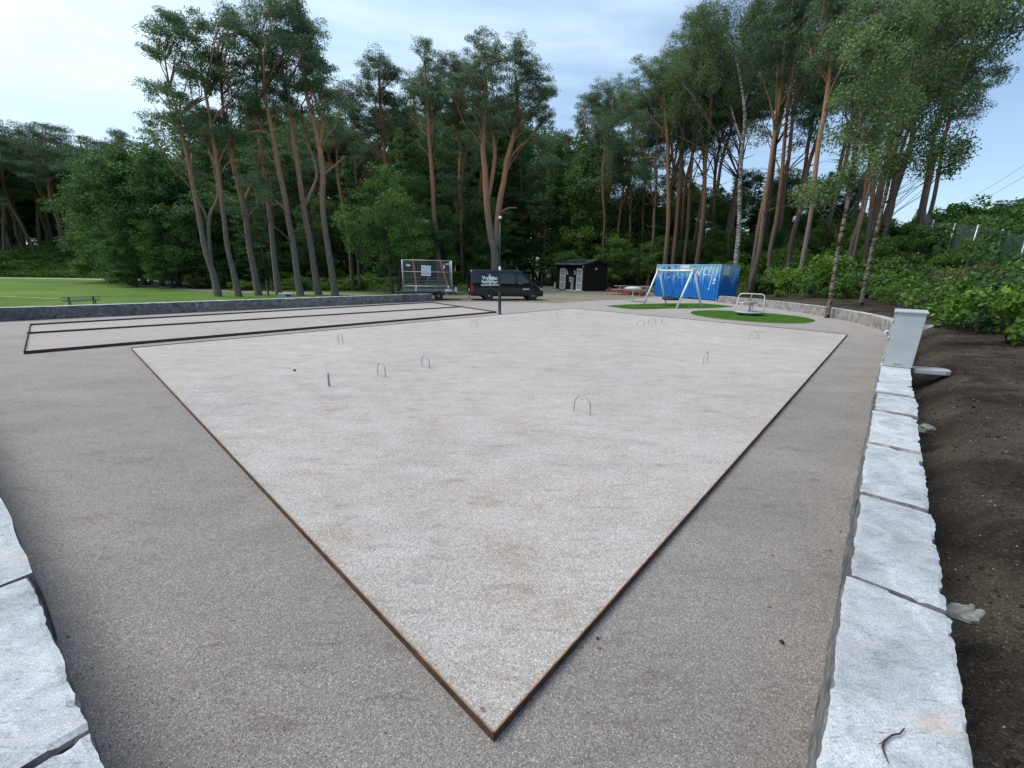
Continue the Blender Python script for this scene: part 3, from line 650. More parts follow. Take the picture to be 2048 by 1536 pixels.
mb = MB(); mb.lathe([(.01, 0), (.09, .01), (.06, .10), (.01, .12)], 12); mb.build('photocell', 'white_plastic', lp, loc=(0, 0, T.z+.08))
P = G(537, 592); P.z = 0; T = onplane(517, 487, P)
lamp(P, T.z, 'dark green lamp post with pale head between the left pines', rz=R(200), base_h=1.2, base_r=.06)
P = hit(546, 584); lamp(P, onplane(530, 507, P).z, 'short distant lamp post behind the green one among the left pines', rz=R(10), base_h=1.0, base_r=.05)
P = hit(467, 566); T = onplane(457, 524, P)
lamp(P, T.z, 'pale distant lamp post deep in the dark wood behind the left pines', rz=R(180), col='galv_light', base_h=1.0, base_r=.06)
P = hit(962, 533); lamp(P, onplane(958, 491, P).z, 'small distant lamp post in the wood left of the forked pine', rz=R(180), base_h=1.0, base_r=.06)
# ------------------------------------------------------------------ van
VL, VH, VW = 5.5, 2.17, 1.95
van = put('parked_van', label='black panel van with white lettering parked beyond the lamp post, towing a trailer', cat='van', loc=(-3.25, 30.6, 0.0), rz=R(14))
K_ = .93
def lerpp(tab, x):
    for (a, va), (b, vb) in zip(tab[:-1], tab[1:]):
        if x <= b: return va+(vb-va)*((x-a)/(b-a) if b > a else 0)
    return tab[-1][1]
TOP = [(0, 2.10), (.08, 2.15), (.5, 2.17), (3.3, 2.16), (3.75, 2.09), (4.55, 1.42), (4.75, 1.30), (5.2, 1.10), (5.38, .92), (5.48, .70), (5.5, .5)]
BW = [(0, .90), (.25, .945), (4.4, .945), (4.9, .90), (5.25, .80), (5.5, .62)]
BOT = [(0, .36), (.4, .32), (5.1, .28), (5.5, .34)]
def sidey(x, z):
    w = lerpp(BW, x); t = lerpp(TOP, x); belt = 1.15
    y = w
    if z > belt: y = w-.115*((z-belt)/1.0)**1.25
    if z < .6: y = w-.05*((.6-z)/.3)**2
    if z > t-.22: y -= .13*((z-t+.22)/.22)**2.2
    return y
def section(x):
    t = lerpp(TOP, x); bo = lerpp(BOT, x); zs = [bo+(t-bo)*k for k in (0, .08, .18, .3, .42, .54, .66, .78, .87, .94, .98, 1)]
    R_ = [(sidey(x, z), z) for z in zs]
    R_[-1] = (R_[-1][0]-.05, t); crown = .03
    mid = [(R_[-1][0]*f_, t+crown*(1-f_*f_)) for f_ in (.6, 0, -.6)]
    return [(x, -y, z) for y, z in R_]+[(x, -m2[0], m2[1]) for m2 in mid]+[(x, y, z) for y, z in R_[::-1]]
xsn = [0, .02, .06, .15, .4, .8, 1.3, 1.8, 2.3, 2.8, 3.3, 3.55, 3.75, 3.95, 4.15, 4.35, 4.55, 4.75, 4.95, 5.1, 5.2, 5.3, 5.38, 5.44, 5.48, 5.5]
mb = MB(); vs = []; 
for x in xsn: vs += section(x)
n = len(section(1)); fs = [(i*n+j, (i+1)*n+j, (i+1)*n+(j+1) % n, i*n+(j+1) % n) for i in range(len(xsn)-1) for j in range(n)]
fs += [tuple(range(n)), tuple((len(xsn)-1)*n+j for j in range(n))[::-1]]
mb.add(vs, fs, 0, True); body = mb.build('body', 'van_paint', van)
def sidepatch(name, poly, mat_, parent, off=.004, thick=None, sides=(-1,)):
    """panel following the van's side; poly in (x,z); triangulated as fan strip between lower and upper chains"""
    for sgn in sides:
        lo, hi = poly; mb = MB(); vs = []; M_ = 5; n2 = 12
        for i in range(n2+1):
            x = lo[0][0]+(lo[-1][0]-lo[0][0])*i/n2; zl = lerpp(lo, x); zh = lerpp(hi, x) if hi[0][0] <= x else hi[0][1]
            zh = max(zh, zl+.004)
            for k in range(M_): z = zl+(zh-zl)*k/(M_-1); vs.append((x, sgn*(sidey(x, z)+off), z))
        fs = [(i*M_+k, (i+1)*M_+k, (i+1)*M_+k+1, i*M_+k+1) for i in range(n2) for k in range(M_-1)]
        if sgn > 0: fs = [f[::-1] for f in fs]
        mb.add(vs, fs, 0, True); mb.build(name, mat_, parent)
sidepatch('side_window', ([(3.42, 1.17), (4.48, 1.10)], [(3.42, 1.84), (3.72, 1.84), (4.48, 1.16)]), 'van_glass', van, sides=(-1, 1))
sidepatch('rear_side_panel', ([(2.1, 1.22), (3.2, 1.20)], [(2.1, 1.86), (3.2, 1.86)]), 'van_glass', van, .003, sides=(-1, 1))
sidepatch('side_cladding', ([(1.35, .36), (4.15, .34)], [(1.35, .62), (4.15, .62)]), 'van_plastic', van, .012, sides=(-1, 1))
# windscreen
mb = MB(); vs = []
for x in (3.80, 4.05, 4.3, 4.52):
    z = lerpp(TOP, x); w = sidey(x, z-.06)-.06
    vs += [(x+.012, -w, z+.006), (x+.02, -w*.5, z+.03), (x+.02, 0, z+.036), (x+.02, w*.5, z+.03), (x+.012, w, z+.006)]
mb.add(vs, [(i*5+k, (i+1)*5+k, (i+1)*5+k+1, i*5+k+1) for i in range(3) for k in range(4)], 0, True); mb.build('windscreen', 'van_glass', van)
# seams
mb = MB()
for x, z0_, z1_ in ((1.75, .62, 1.95), (3.27, .40, 1.98), (4.42, .40, 1.08)):
    mb.add([(x+dx, -(sidey(x, z)+.0025), z) for z in (z0_, (z0_+z1_)/2, z1_) for dx in (0, .012)], [(0, 1, 3, 2), (2, 3, 5, 4)])
mb.add([(x, -(sidey(x, z)+.0025), z) for x in (.3, 1.3, 2.3, 3.27, 4.3) for z in (1.02, 1.03)], [(2*i, 2*i+2, 2*i+3, 2*i+1) for i in range(4)])
mb.build('door_seams', 'dark_gap', van)
def wheelset(parent, x, y, r_=.335, w=.23, name='wheel', spokes=6, rim='rim', sgn=-1):
    o = put(name, None, parent, loc=(x, y, r_))
    M = Matrix.Rotation(R(90), 4, 'X')
    mb = MB(); mb.lathe([(r_*.64, -w/2), (r_*.9, -w/2), (r_*.98, -w*.38), (r_, -w*.2), (r_, w*.2), (r_*.98, w*.38), (r_*.9, w/2), (r_*.64, w/2)], 32, 0, M); mb.build('tyre', 'tyre', o)
    mb = MB(); q = sgn*(w/2-.02)
    mb.lathe([(r_*.64, -.01), (r_*.66, 0), (r_*.66, .02), (r_*.60, .02), (r_*.60, 0)], 32, 0, Matrix.Translation((0, q, 0)) @ M)
    for i in range(spokes):
        a = 2*math.pi*i/spokes; c, s_ = math.cos(a), math.sin(a)
        mb.bar((c*.04, q, s_*.04), (c*r_*.62, q, s_*r_*.62), .055, .022, 0, (0, 1, 0))
    mb.lathe([(.065, -.02), (.065, .02), (.03, .03)], 16, 0, Matrix.Translation((0, q, 0)) @ M); mb.build('rim', rim, o)
    mb = MB(); mb.lathe([(r_*.60, -.01), (r_*.60, .01)], 24, 0, Matrix.Translation((0, q-sgn*.045, 0)) @ M); mb.build('brake_disc', 'black_paint', o)
for x in (1.28, 4.63):
    for sy in (-1, 1):
        wheelset(van, x, sy*(.84 if x < 4 else .80), sgn=sy)
        # wheel arch
        mb = MB(); vs = []; fs = []
        for i in range(17):
            a = math.pi*i/16; 
            for rr_ in (.36, .43):
                X = x+math.cos(a)*rr_; Z = .335+math.sin(a)*rr_; vs.append((X, sy*(sidey(min(max(X, 0), 5.5), Z)+.014), Z))
        for i in range(16): fs.append((2*i, 2*i+1, 2*i+3, 2*i+2))
        mb.add(vs, fs); mb.build('wheel_arch', 'van_plastic', van)
        mb = MB(); vs = [(x+math.cos(math.pi*i/16)*.365, sy*(sidey(min(x+math.cos(math.pi*i/16)*.365, 5.5), .5)+.008), max(.335+math.sin(math.pi*i/16)*.365, .3)) for i in range(17)]
        mb.add(vs, [tuple(range(17))]); mb.build('wheel_well', 'dark_gap', van)
for sy in (-1, 1):
    mb = MB(); mb.add([(x, sy*(sidey(x, z)+.008), z) for x, z in ((-.012, .62), (.16, .62), (.17, .9), (.12, 1.14), (-.012, 1.14))]+[(x, sy*(sidey(.05, z)-.10), z) for x, z in ((-.015, .62), (-.015, 1.14))], [(0, 1, 2, 3, 4), (5, 0, 4, 6)]); mb.build('tail_light', 'red_lens', van)
    mb = MB(); mb.add([(5.02, sy*(sidey(5.02, .98)+.01), .98), (5.30, sy*(sidey(5.30, .86)+.012), .86), (5.43, sy*(sidey(5.43, .84)+.004), .84), (5.42, sy*(sidey(5.4, .74)+.01), .74), (5.25, sy*(sidey(5.25, .76)+.012), .76)], [(0, 1, 2, 3, 4)]); mb.build('headlight', 'white_plastic', van)
    mb = MB(); mb.box(4.32, 4.44, min(sy*1.0, sy*1.19), max(sy*1.0, sy*1.19), 1.10, 1.40); mr = mb.build('wing_mirror', 'black_paint', van, .03)
mb = MB(); mb.box(-.06, .10, -.88, .88, .38, .56); mb.build('rear_bumper', 'van_plastic', van, .03)
mb = MB(); mb.prism([(5.1, -.86), (5.42, -.74), (5.56, -.4), (5.56, .4), (5.42, .74), (5.1, .86)], .30, .58); mb.build('front_bumper', 'van_plastic', van, .03)
mb = MB(); mb.box(-.014, -.008, -.28, .28, .66, .78); mb.build('number_plate', 'white_sign', van)
mb = MB(); mb.box(-.011, -.004, -.006, .006, .56, 2.0)
for sy in (-1, 1): mb.box(-.012, -.005, sy*.45-.3, sy*.45+.3, 1.3, 1.85, 1)
mb.build('rear_doors', ['dark_gap', 'van_glass'], van)
for sy in (-1, 1):
    mb = MB(); mb.box(3.35, 3.5, min(sy*.94, sy*.97), max(sy*.94, sy*.97), 1.0, 1.03); mb.build('door_handle', 'van_plastic', van)
def sideM(x, z, off=.012):
    y0, y1 = sidey(x, z-.05), sidey(x, z+.05); a = math.atan2(y0-y1, .1)
    return Matrix.Translation((x, -(sidey(x, z)+off), z)) @ Matrix.Rotation(R(90)-a, 4, 'X')
textmesh('lettering', 'Verdslan', .34, 'logo_white', van, sideM(1.35, 1.48, .02) @ Matrix.Scale(.92, 4, (1, 0, 0)), bold=.012)
textmesh('lettering', 'Park & Hage', .29, 'logo_white', van, sideM(1.36, 1.22, .014) @ Matrix.Scale(.82, 4, (1, 0, 0)), bold=.010)
mb = MB(); mb.add([(x, -(sidey(x, z)+.010), z) for x, z in ((.70, 1.055), (2.02, 1.08), (2.02, 1.145), (.70, 1.12))], [(0, 1, 2, 3)]); mb.build('logo_bar', 'logo_white', van)
lf = [(1.02, 1.46), (1.10, 1.62), (1.22, 1.60), (1.24, 1.74), (1.36, 1.90), (1.44, 1.74), (1.54, 1.66), (1.55, 1.50), (1.66, 1.38), (1.52, 1.30), (1.42, 1.18), (1.36, 1.14), (1.24, 1.26), (1.14, 1.33)]
mb = MB(); mb.add([(x, -(sidey(x, z)+.007), z) for x, z in lf], [tuple(range(len(lf)))]); mb.build('leaf_emblem', 'logo_green', van)
mb = MB(); mb.add([(x, -(sidey(x, z)+.009), z) for x, z in ((1.34, 1.88), (1.37, 1.88), (1.40, 1.10), (1.30, 1.02))], [(0, 1, 2, 3)]); mb.build('emblem_stem', 'logo_white', van)
mb = MB()
for i in range(6): mb.add([(x, -(sidey(x, z)+.010), z) for x, z in ((3.80+i*.085, .79), (3.87+i*.085, .795), (3.875+i*.085, .86), (3.805+i*.085, .855))], [(0, 1, 2, 3)])
mb.build('door_lettering', 'logo_white', van)
# ------------------------------------------------------------------ trailer with stacked site-fence panels
tr = put('trailer', label='small dark trailer hitched behind the black van, its end hidden by the left stone wall', cat='trailer', loc=(-7.72, 29.0, 0), rz=R(12))
mb = MB(); mb.box(0, 3.75, 0, 1.7, .62, .70); mb.box(0, 3.75, -.03, 0, .60, .80); mb.box(0, 3.75, 1.70, 1.73, .60, .80); mb.box(3.75, 3.78, -.03, 1.73, .60, .80); mb.build('bed', 'trailer_metal', tr)
mb = MB(); mb.bar((0, .5, .56), (3.8, .5, .56), .06, .10); mb.bar((0, 1.2, .56), (3.8, 1.2, .56), .06, .10); mb.bar((1.9, -.02, .5), (1.9, 1.72, .5), .08); mb.build('chassis', 'trailer_metal', tr)
mb = MB(); mb.bar((3.7, .15, .55), (4.75, .85, .48), .05, .08); mb.bar((3.7, 1.55, .55), (4.75, .85, .48), .05, .08); mb.bar((4.7, .85, .48), (5.15, .85, .48), .07); mb.tube([(4.72, .85, .1), (4.72, .85, .8)], .025, 8); mb.bar((4.95, .85, .5), (5.1, .85, .66), .03); mb.build('drawbar', 'galv', tr)
for y in (-.12, 1.82): wheelset(tr, 2.45, y, .30, .17, spokes=5, sgn=-1 if y < 0 else 1)
for y in (-.12, 1.82):
    mb = MB(); pts = [(2.45+math.cos(a)*.37, y, .30+math.sin(a)*.34) for a in [math.pi*i/10 for i in range(11)]]
    for a, b in zip(pts[:-1], pts[1:]): mb.bar(a, b, .22, .012)
    mb.build('mudguard', 'black_paint', tr)
mb = MB(); mb.box(2.9, 3.35, -.045, -.032, .62, .78); mb.build('number_plate', 'white_sign', tr)
for x in (.9, 3.68): 
    mb = MB(); mb.box(x-.04, x+.04, -.05, -.031, .60, .92); mb.build('side_stake', 'white_plastic', tr)
mb = MB(); mb.bar((2.95, -.06, .55), (3.1, -.06, .30), .03); mb.build('prop_stand', 'galv_light', tr)
FX0, FX1, FZ0, FZ1 = -.02, 3.62, .98, 2.98
def fpanel(y, lean, dx, grp, lab, first):
    o = put('site_fence_panel', label=lab, cat='fence panel', group=grp, loc=tr.matrix_basis @ Vector((0, 0, 0)), rz=0)
    o.matrix_basis = tr.matrix_basis @ Matrix.Translation((dx, y, .93)) @ Matrix.Rotation(lean, 4, 'X')
    h = 1.80; w = 3.36
    mb = MB(); r_ = .028
    mb.tube([(0, 0, -.1), (0, 0, h)], r_, 8); mb.tube([(w, 0, -.1), (w, 0, h)], r_, 8)
    for z in (.03, h*.56, h-.02): mb.tube([(0, 0, z), (w, 0, z)], r_*.85, 8)
    if first: mb.tube([(w*.5, 0, .03), (w*.5, 0, h*.5)], .012, 6)
    mb.build('frame', 'galv', o)
    mb = MB()
    for i in range(1, 44 if first else 26): x = w*i/(44 if first else 26); mb.bar((x, .012, .03), (x, .012, h-.02), .0045)
    for i in range(1, 9): z = h*i/9; mb.bar((0, .018, z), (w, .018, z), .005)
    mb.build('wire_mesh', 'trailer_metal', o)
    return o
fr = fpanel(.02, 0, .06, 'site fence panels strapped on the trailer', 'front grey mesh fence panel of the stack strapped on the trailer, carrying the pale sign', True)
for i in range(1, 9): fpanel(.02+i*.15, R(.0), .06-.012*i*(i % 2), 'site fence panels strapped on the trailer', 'grey mesh fence panel in the stack behind the front one on the trailer', False)
def onfr(name, mat_, x0, x1, z0, z1, lab, cat, y=-.045, bits=None, rot=0):
    o = put(name, label=lab, cat=cat); o.matrix_basis = tr.matrix_basis @ Matrix.Translation((x0, y, .93+z0)) @ Matrix.Rotation(rot, 4, 'Y')
    mb = MB(); mb.box(0, x1-x0, 0, .006, 0, z1-z0); mb.build('board', mat_, o); return o
sg = onfr('notice_board', 'white_sign', 1.30, 1.95, .76, 1.46, 'pale rectangular notice with rows of print on the strapped fence panels', 'sign', rot=R(3))
mb = MB()
for i in range(7): mb.box(.06+i*.083, .075+i*.083, -.002, 0, .17, .66)
for i in range(12): mb.box(.04, .60, -.0025, -.0005, .07+i*.012, .074+i*.012)
mb.build('print', 'grey_print', sg)
for x0, x1, z0, z1, m3, l3 in ((.34, .60, 1.38, 1.49, 'white_plastic', 'small white tag at the upper left of the strapped fence panels'), (3.00, 3.22, 1.52, 1.59, 'white_plastic', 'small white tag at the upper right corner of the strapped fence panels'), (2.84, 2.93, 1.25, 1.50, 'white_sign', 'narrow cream tag right of the slanting strap')):
    onfr('panel_tag', m3, x0, x1, z0, z1, l3, 'tag')
def strap(x0, x1, lab):
    o = put('ratchet_strap', label=lab, cat='strap', group='orange straps over the fence panels'); o.matrix_basis = tr.matrix_basis.copy()
    mb = MB(); pts = [(x1, -.06, .74), (x1-(x1-x0)*.05, -.055, 1.0), (x0, -.055, 2.745), (x0, .0, 2.78), (x0, 1.3, 2.78), (x0, 1.42, 2.72), (x1, 1.78, .74)]
    for a, b in zip(pts[:-1], pts[1:]): 
        a, b = Vector(a), Vector(b); hw = Vector((.03, 0, 0)); mb.add([a-hw, a+hw, b+hw, b-hw]+[p+Vector((0, -.003, .003)) for p in (a-hw, a+hw, b+hw, b-hw)], [(0, 3, 2, 1), (4, 5, 6, 7), (0, 1, 5, 4), (2, 3, 7, 6), (1, 2, 6, 5), (3, 0, 4, 7)])
    mb.build('webbing', 'orange_strap', o)
    mb = MB(); mb.box(x1-.04, x1+.04, -.10, -.06, .80, 1.04); mb.build('ratchet', 'galv_light', o, .01)
strap(.78, .94, 'left orange ratchet strap, nearly vertical, over the fence panels'); strap(2.62, 3.14, 'right orange ratchet strap, slanting, over the fence panels')
# ------------------------------------------------------------------ toilet shed
SA, SB, SH, SR = 5.7, 3.2, 2.84, .46
sh = put('toilet_shed', label='small black wooden toilet shed with low gabled roof and two pale doors', cat='shed', loc=(7.75, 46.6, 0), rz=-1.10)
# local: corner at origin, x from -SA (left end) to 0, y from 0 (front) to SB
mb = MB(); mb.box(-SA, 0, 0, SB, 0, SH); mb.add([(0, 0, SH), (0, SB, SH), (0, SB/2, SH+SR), (-SA, 0, SH), (-SA, SB, SH), (-SA, SB/2, SH+SR)], [(0, 1, 2), (3, 5, 4), (0, 2, 5, 3), (1, 4, 5, 2)]); wl = mb.build('wall', 'black_wood', sh)
mb = MB()
for i in range(22): y = .07+i*(SB-.14)/21; mb.box(.0, .022, y-.02, y+.02, .05, SH+SR*(1-abs(y-SB/2)/(SB/2))-.06)
for i in range(38):
    x = -SA+.07+i*(SA-.14)/37
    mb.box(x-.02, x+.02, -.022, .0, .05, SH-.05)
mb.build('cladding_battens', 'black_wood', sh)
mb = MB(); ov, oh = .42, .35
for sgn in (0, 1):
    y0, y1 = (-oh, SB/2) if sgn == 0 else (SB+oh, SB/2); z0_ = SH-SR*oh/(SB/2)+.02; z1_ = SH+SR+.02
    a = [(-SA-ov, y0, z0_), (ov, y0, z0_), (ov, y1, z1_), (-SA-ov, y1, z1_)]; b = [(x, y, z+.12) for x, y, z in a]
    mb.add(a+b, [(0, 1, 2, 3), (4, 5, 6, 7), (0, 1, 5, 4), (1, 2, 6, 5), (2, 3, 7, 6), (3, 0, 4, 7)])
rf_ = mb.build('roof', 'roof_felt', sh)
mb = MB(); mb.bar((ov+.01, -oh, SH-SR*oh/(SB/2)+.02), (ov+.01, SB/2, SH+SR+.04), .03, .2); mb.bar((ov+.01, SB+oh, SH-SR*oh/(SB/2)+.02), (ov+.01, SB/2, SH+SR+.04), .03, .2); mb.build('barge_board', 'black_wood', rf_)
mb = MB()
for i in range(4): x = -SA+.5+i*1.5; mb.bar((x, .15, SH+.2), (x, .45, SH+.42), .04)
mb.bar((-SA-.2, .3, SH+.33), (-.3, .3, SH+.33), .05, .06); mb.bar((-SA-.2, .38, SH+.41), (-.3, .38, SH+.41), .05, .06); mb.build('snow_guard', 'black_paint', rf_)
mb = MB(); mb.tube([(-SA-.4, -oh-.05, SH-.02), (.4, -oh-.05, SH-.02)], .06, 8); mb.build('gutter', 'black_paint', rf_)
for x0, x1, nm in ((-4.75, -3.55, 'door'), (-1.35, -.25, 'door')):
    mb = MB(); mb.box(x0, x1, -.05, -.023, .06, 2.45); d_ = mb.build('door', 'galv_light', sh, .01)
    mb = MB()
    for k in range(3): mb.box(x0+.15, x1-.15, -.056, -.051, .2+k*.74, .2+k*.74+.62)
    mb.build('door_panel', 'zinc_grey' if nm == 'door' else 'galv', d_)
    mb = MB(); mb.bar((x1-.08, -.09, 1.0), (x1-.08, -.09, 1.35), .03); mb.build('door_handle', 'galv', d_)
for x in (-3.2, -1.7):
    mb = MB(); mb.box(x-.10, x+.10, -.045, -.03, 1.75, 2.02); mb.lathe([(.08, 2.04), (.08, 2.12), (.03, 2.2)], 10, 0, Matrix.Translation((x, -.09, 0))); mb.build('door_pictogram', 'white_plastic', sh)
mb = MB(); mb.box(-2.75, -2.5, -.05, -.024, 1.3, 1.5); mb.box(-2.72, -2.55, -.05, -.024, .95, 1.2); mb.build('call_box', 'white_plastic', sh)
mb = MB(); mb.box(-2.3, -1.85, -.14, -.024, .1, 1.45); mb.build('steel_bin', 'galv', sh, .02)
mb = MB(); mb.box(-.3, -.05, -.06, -.024, 2.55, 2.7); mb.build('wall_light', 'white_plastic', sh)
mb = MB(); M = Matrix.Translation((.045, SB*.5, 2.42)) @ Matrix.Rotation(R(90), 4, 'Y'); mb.tube([M @ Vector((.11*math.cos(a), .11*math.sin(a), 0)) for a in [2*math.pi*i/20 for i in range(20)]], .028, 8, closed=True); mb.lathe([(.05, -.03), (.05, .01)], 12, 0, M); mb.build('round_vent', 'galv_light', sh)
mb = MB(); mb.box(-5.0, .1, -.9, -.03, 0, .05); mb.build('doorstep', 'concrete', sh)
P = G(1110, 577); mb = MB(); mb.box(-.12, .12, -.06, .06, 0, .75); mb.build('marker_post', 'white_sign', bevel=.02, label='short white post at the left end of the black shed', cat='post', loc=P)
P = hit(1085, 555); mb = MB(); mb.box(-.4, .4, -.3, .3, 0, 1.0); mb.box(-.43, .43, -.33, .33, 1.0, 1.06); mb.build('utility_box', 'zinc_grey', bevel=.02, label='small grey green utility box by the path left of the shed', cat='utility box', loc=P)
# ------------------------------------------------------------------ blue container
CL, CW, CH = 6.35, 2.9, 2.9
cn = put('shipping_container', label='blue corrugated shipping container with faded paint and white WC graffiti', cat='container', loc=(17.0, 34.75, 0), rz=-.98)
def corr(x0, x1, z0, z1, fn, mb, pitch=.28, dep=.045):
    """corrugated sheet: fn maps (run, depth, z) to a point"""
    xs_ = []; x = x0
    while x < x1-1e-6:
        for q, d in ((0, 0), (.32, 0), (.5, dep), (.82, dep)):
            if x+q*pitch < x1: xs_.append((x+q*pitch, d))
        x += pitch
    xs_.append((x1, 0)); vs = [fn(a, d, z) for a, d in xs_ for z in (z0, z1)]
    mb.add(vs, [(2*i, 2*i+2, 2*i+3, 2*i+1) for i in range(len(xs_)-1)])
mb = MB()
corr(-CL+.12, -.12, .16, CH-.1, lambda a, d, z: (a, .02+d, z), mb); corr(.12, CW-.12, .16, CH-.1, lambda a, d, z: (-.02-d, a, z), mb, .24)
corr(-CL+.12, -.12, .16, CH-.1, lambda a, d, z: (a, CW-.02-d, z), mb); corr(.12, CW-.12, .16, CH-.1, lambda a, d, z: (-CL+.02+d, a, z), mb, .24)
mb.build('corrugated_wall', 'container_paint', cn)
mb = MB(); mb.box(-CL+.01, -.01, .01, CW-.01, CH-.05, CH-.02); mb.build('roof', 'container_paint', cn)
for x in (-CL, -.12):
    for y in (0, CW-.12): mb = MB(); mb.box(x, x+.12, y, y+.12, .12, CH-.12); mb.build('corner_post', 'container_paint', cn, .01)
for x in (-CL, -.14):
    for y in (0, CW-.14):
        for z in (0, CH-.12): mb = MB(); mb.box(x-.004, x+.144, y-.004, y+.144, z, z+.12); mb.build('corner_casting', 'zinc_grey', cn, .01)
for y in (.0, CW-.06):
    for z, h in ((0.02, .14), (CH-.10, .09)): mb = MB(); mb.box(-CL+.14, -.14, y, y+.06, z, z+h); mb.build('side_rail', 'container_paint', cn)
for x in (-CL, -.06):
    for z, h in ((0.02, .14), (CH-.10, .09)): mb = MB(); mb.box(x, x+.06, .14, CW-.14, z, z+h); mb.build('end_rail', 'container_paint', cn)
mb = MB(); mb.box(-2.7, -2.2, -.006, 0.0, .03, .12); mb.build('fork_pocket', 'dark_gap', cn)
def gp(x, z): return (-CL+x, .012, z)          # graffiti point: x from the left end
def stroke(pts, w, name, mat_):
    mb = MB(); P_ = [Vector(gp(*p)) for p in pts]
    for a, b in zip(P_[:-1], P_[1:]):
        d = (b-a).normalized(); n_ = Vector((-d.z, 0, d.x))*w/2; e = d*w*.3
        mb.add([a-e-n_, b+e-n_, b+e+n_, a-e+n_], [(0, 1, 2, 3)])
    mb.build(name, mat_, cn)
G1 = 'graffiti_white'
stroke([(3.80, 2.45), (4.05, 1.95), (4.25, 2.35), (4.42, 1.98), (4.62, 2.62)], .085, 'graffiti', G1)
stroke([(5.15, 2.50), (5.02, 2.66), (4.88, 2.55), (4.80, 2.2), (4.90, 2.02), (5.10, 2.06)], .085, 'graffiti', G1)
stroke([(5.42, 2.72), (5.32, 2.22)], .075, 'graffiti', G1); stroke([(5.30, 2.08), (5.26, 2.0)], .09, 'graffiti', G1)
stroke([(5.66, 2.7), (5.60, 2.1), (5.56, 1.5), (5.50, 1.05)], .045, 'graffiti', G1); stroke([(5.47, .92), (5.46, .86)], .10, 'graffiti', G1)
stroke([(5.98, 2.66), (5.94, 1.9)], .05, 'graffiti', G1); stroke([(5.92, 1.72), (5.90, 1.60)], .13, 'graffiti', 'logo_white'); stroke([(5.86, 1.42), (5.84, 1.34)], .13, 'graffiti', 'logo_white')
G2 = 'graffiti_black'
stroke([(1.22, 2.40), (1.24, 2.70), (1.34, 2.52), (1.44, 2.70), (1.46, 2.42)], .06, 'scrawl', G2)
stroke([(1.25, 2.26), (1.42, 2.24), (1.40, 2.14), (1.25, 2.12), (1.24, 2.0), (1.42, 1.98), (1.44, 2.12)], .05, 'scrawl', G2)
stroke([(1.62, 2.2), (1.68, 2.04), (1.76, 2.2)], .045, 'scrawl', G2); stroke([(1.86, 2.2), (1.94, 2.2), (1.94, 2.05), (1.86, 2.05)], .04, 'scrawl', G2); stroke([(2.06, 2.06), (2.08, 2.2), (2.18, 2.14)], .04, 'scrawl', G2)
stroke([(1.95, 2.72), (2.10, 2.72), (2.06, 2.5), (1.98, 2.46)], .05, 'scrawl', G2); stroke([(.7, 2.62), (.85, 2.62), (.78, 2.5)], .05, 'scrawl', G2)
mb = MB(); mb.box(-CL+2.55, -CL+3.45, -.02, .0, 2.28, 2.80); sg = mb.build('notice_sign', 'white_sign', cn, .004)
mb = MB()
for i in range(9): mb.box(-CL+2.65+(i % 4)*.2, -CL+2.75+(i % 4)*.2, -.023, -.0205, 2.36+(i//4)*.15, 2.44+(i//4)*.15)
mb.build('print', 'grey_print', sg)
mb = MB(); mb.box(-.0, .02, .42, 1.28, 2.02, 2.78); mb.build('blank_sign', 'white_sign', cn, .004)
# ------------------------------------------------------------------ playground
flatpoly('turf_patch', [G(*p) for p in ((1212, 612), (1250, 609.5), (1290, 608), (1350, 607), (1405, 607.2), (1440, 610), (1467, 613.5), (1425, 616), (1380, 617), (1340, 617), (1300, 618.5), (1265, 618.5), (1240, 616))], .02, 'turf')
ov = [G(*p) for p in ((1380, 626), (1384, 623), (1396, 621.4), (1430, 621), (1465, 622), (1500, 624), (1530, 626.3), (1560, 629.2), (1590, 632.3), (1613, 635.8), (1628, 639.5), (1631, 642.5), (1624, 645.2), (1608, 646.8), (1580, 647.2), (1545, 646.3), (1510, 644), (1480, 641.7), (1450, 639), (1420, 635.5), (1395, 631.5), (1384, 628.6))]
flatpoly('turf_patch', ov, .02, 'turf')
oc = sum(ov, Vector())/len(ov); flatpoly('turf_border', [oc+(p-oc)*1.035 for p in ov], .011, 'lane_grit')
A1, A2, B1, B2 = G(1287, 608), G(1332, 606.8), G(1352, 616.8), G(1403, 616)
Am, Bm = (A1+A2)/2, (B1+B2)/2
At = Vector((Am.x, Am.y, onplane(1326, 536, Am).z)); Bt = Vector((Bm.x, Bm.y, onplane(1380, 538, Bm).z)); hz_ = (At.z+Bt.z)/2; At.z = Bt.z = hz_
sw = put('swing_set', label='pale metal swing frame with black nest swing on the far green turf', cat='swing', loc=Am)
def loc(p): return Vector(p)-Am
for a, t in ((A1, At), (A2, At), (B1, Bt), (B2, Bt)):
    mb = MB(); a2 = loc(a); t2 = loc(t); mb.tube([a2-Vector((0, 0, .05)), a2.lerp(t2, .985)], .062, 12); mb.build('leg', 'galv_light', sw)
dB = (Bt-At).normalized()
mb = MB(); mb.tube([loc(At)-Vector((0, 0, .14)), loc(Bt)-Vector((0, 0, .14))], .062, 12); mb.build('top_beam', 'galv_light', sw)
for T_ in (At, Bt):
    mb = MB(); mb.bar(loc(T_)-dB*.09-Vector((0, 0, .14)), loc(T_)+dB*.09-Vector((0, 0, .14)), .30, .26); mb.build('joint_plate', 'galv_light', sw, .03)
mid = (loc(At)+loc(Bt))/2; mid.z = .48
mb = MB(); mb.tube([mid+Vector((math.cos(a)*.55, math.sin(a)*.55, 0)) for a in [2*math.pi*i/28 for i in range(28)]], .085, 8, closed=True); bs = mb.build('basket_seat', 'rubber', sw)
mb = MB()
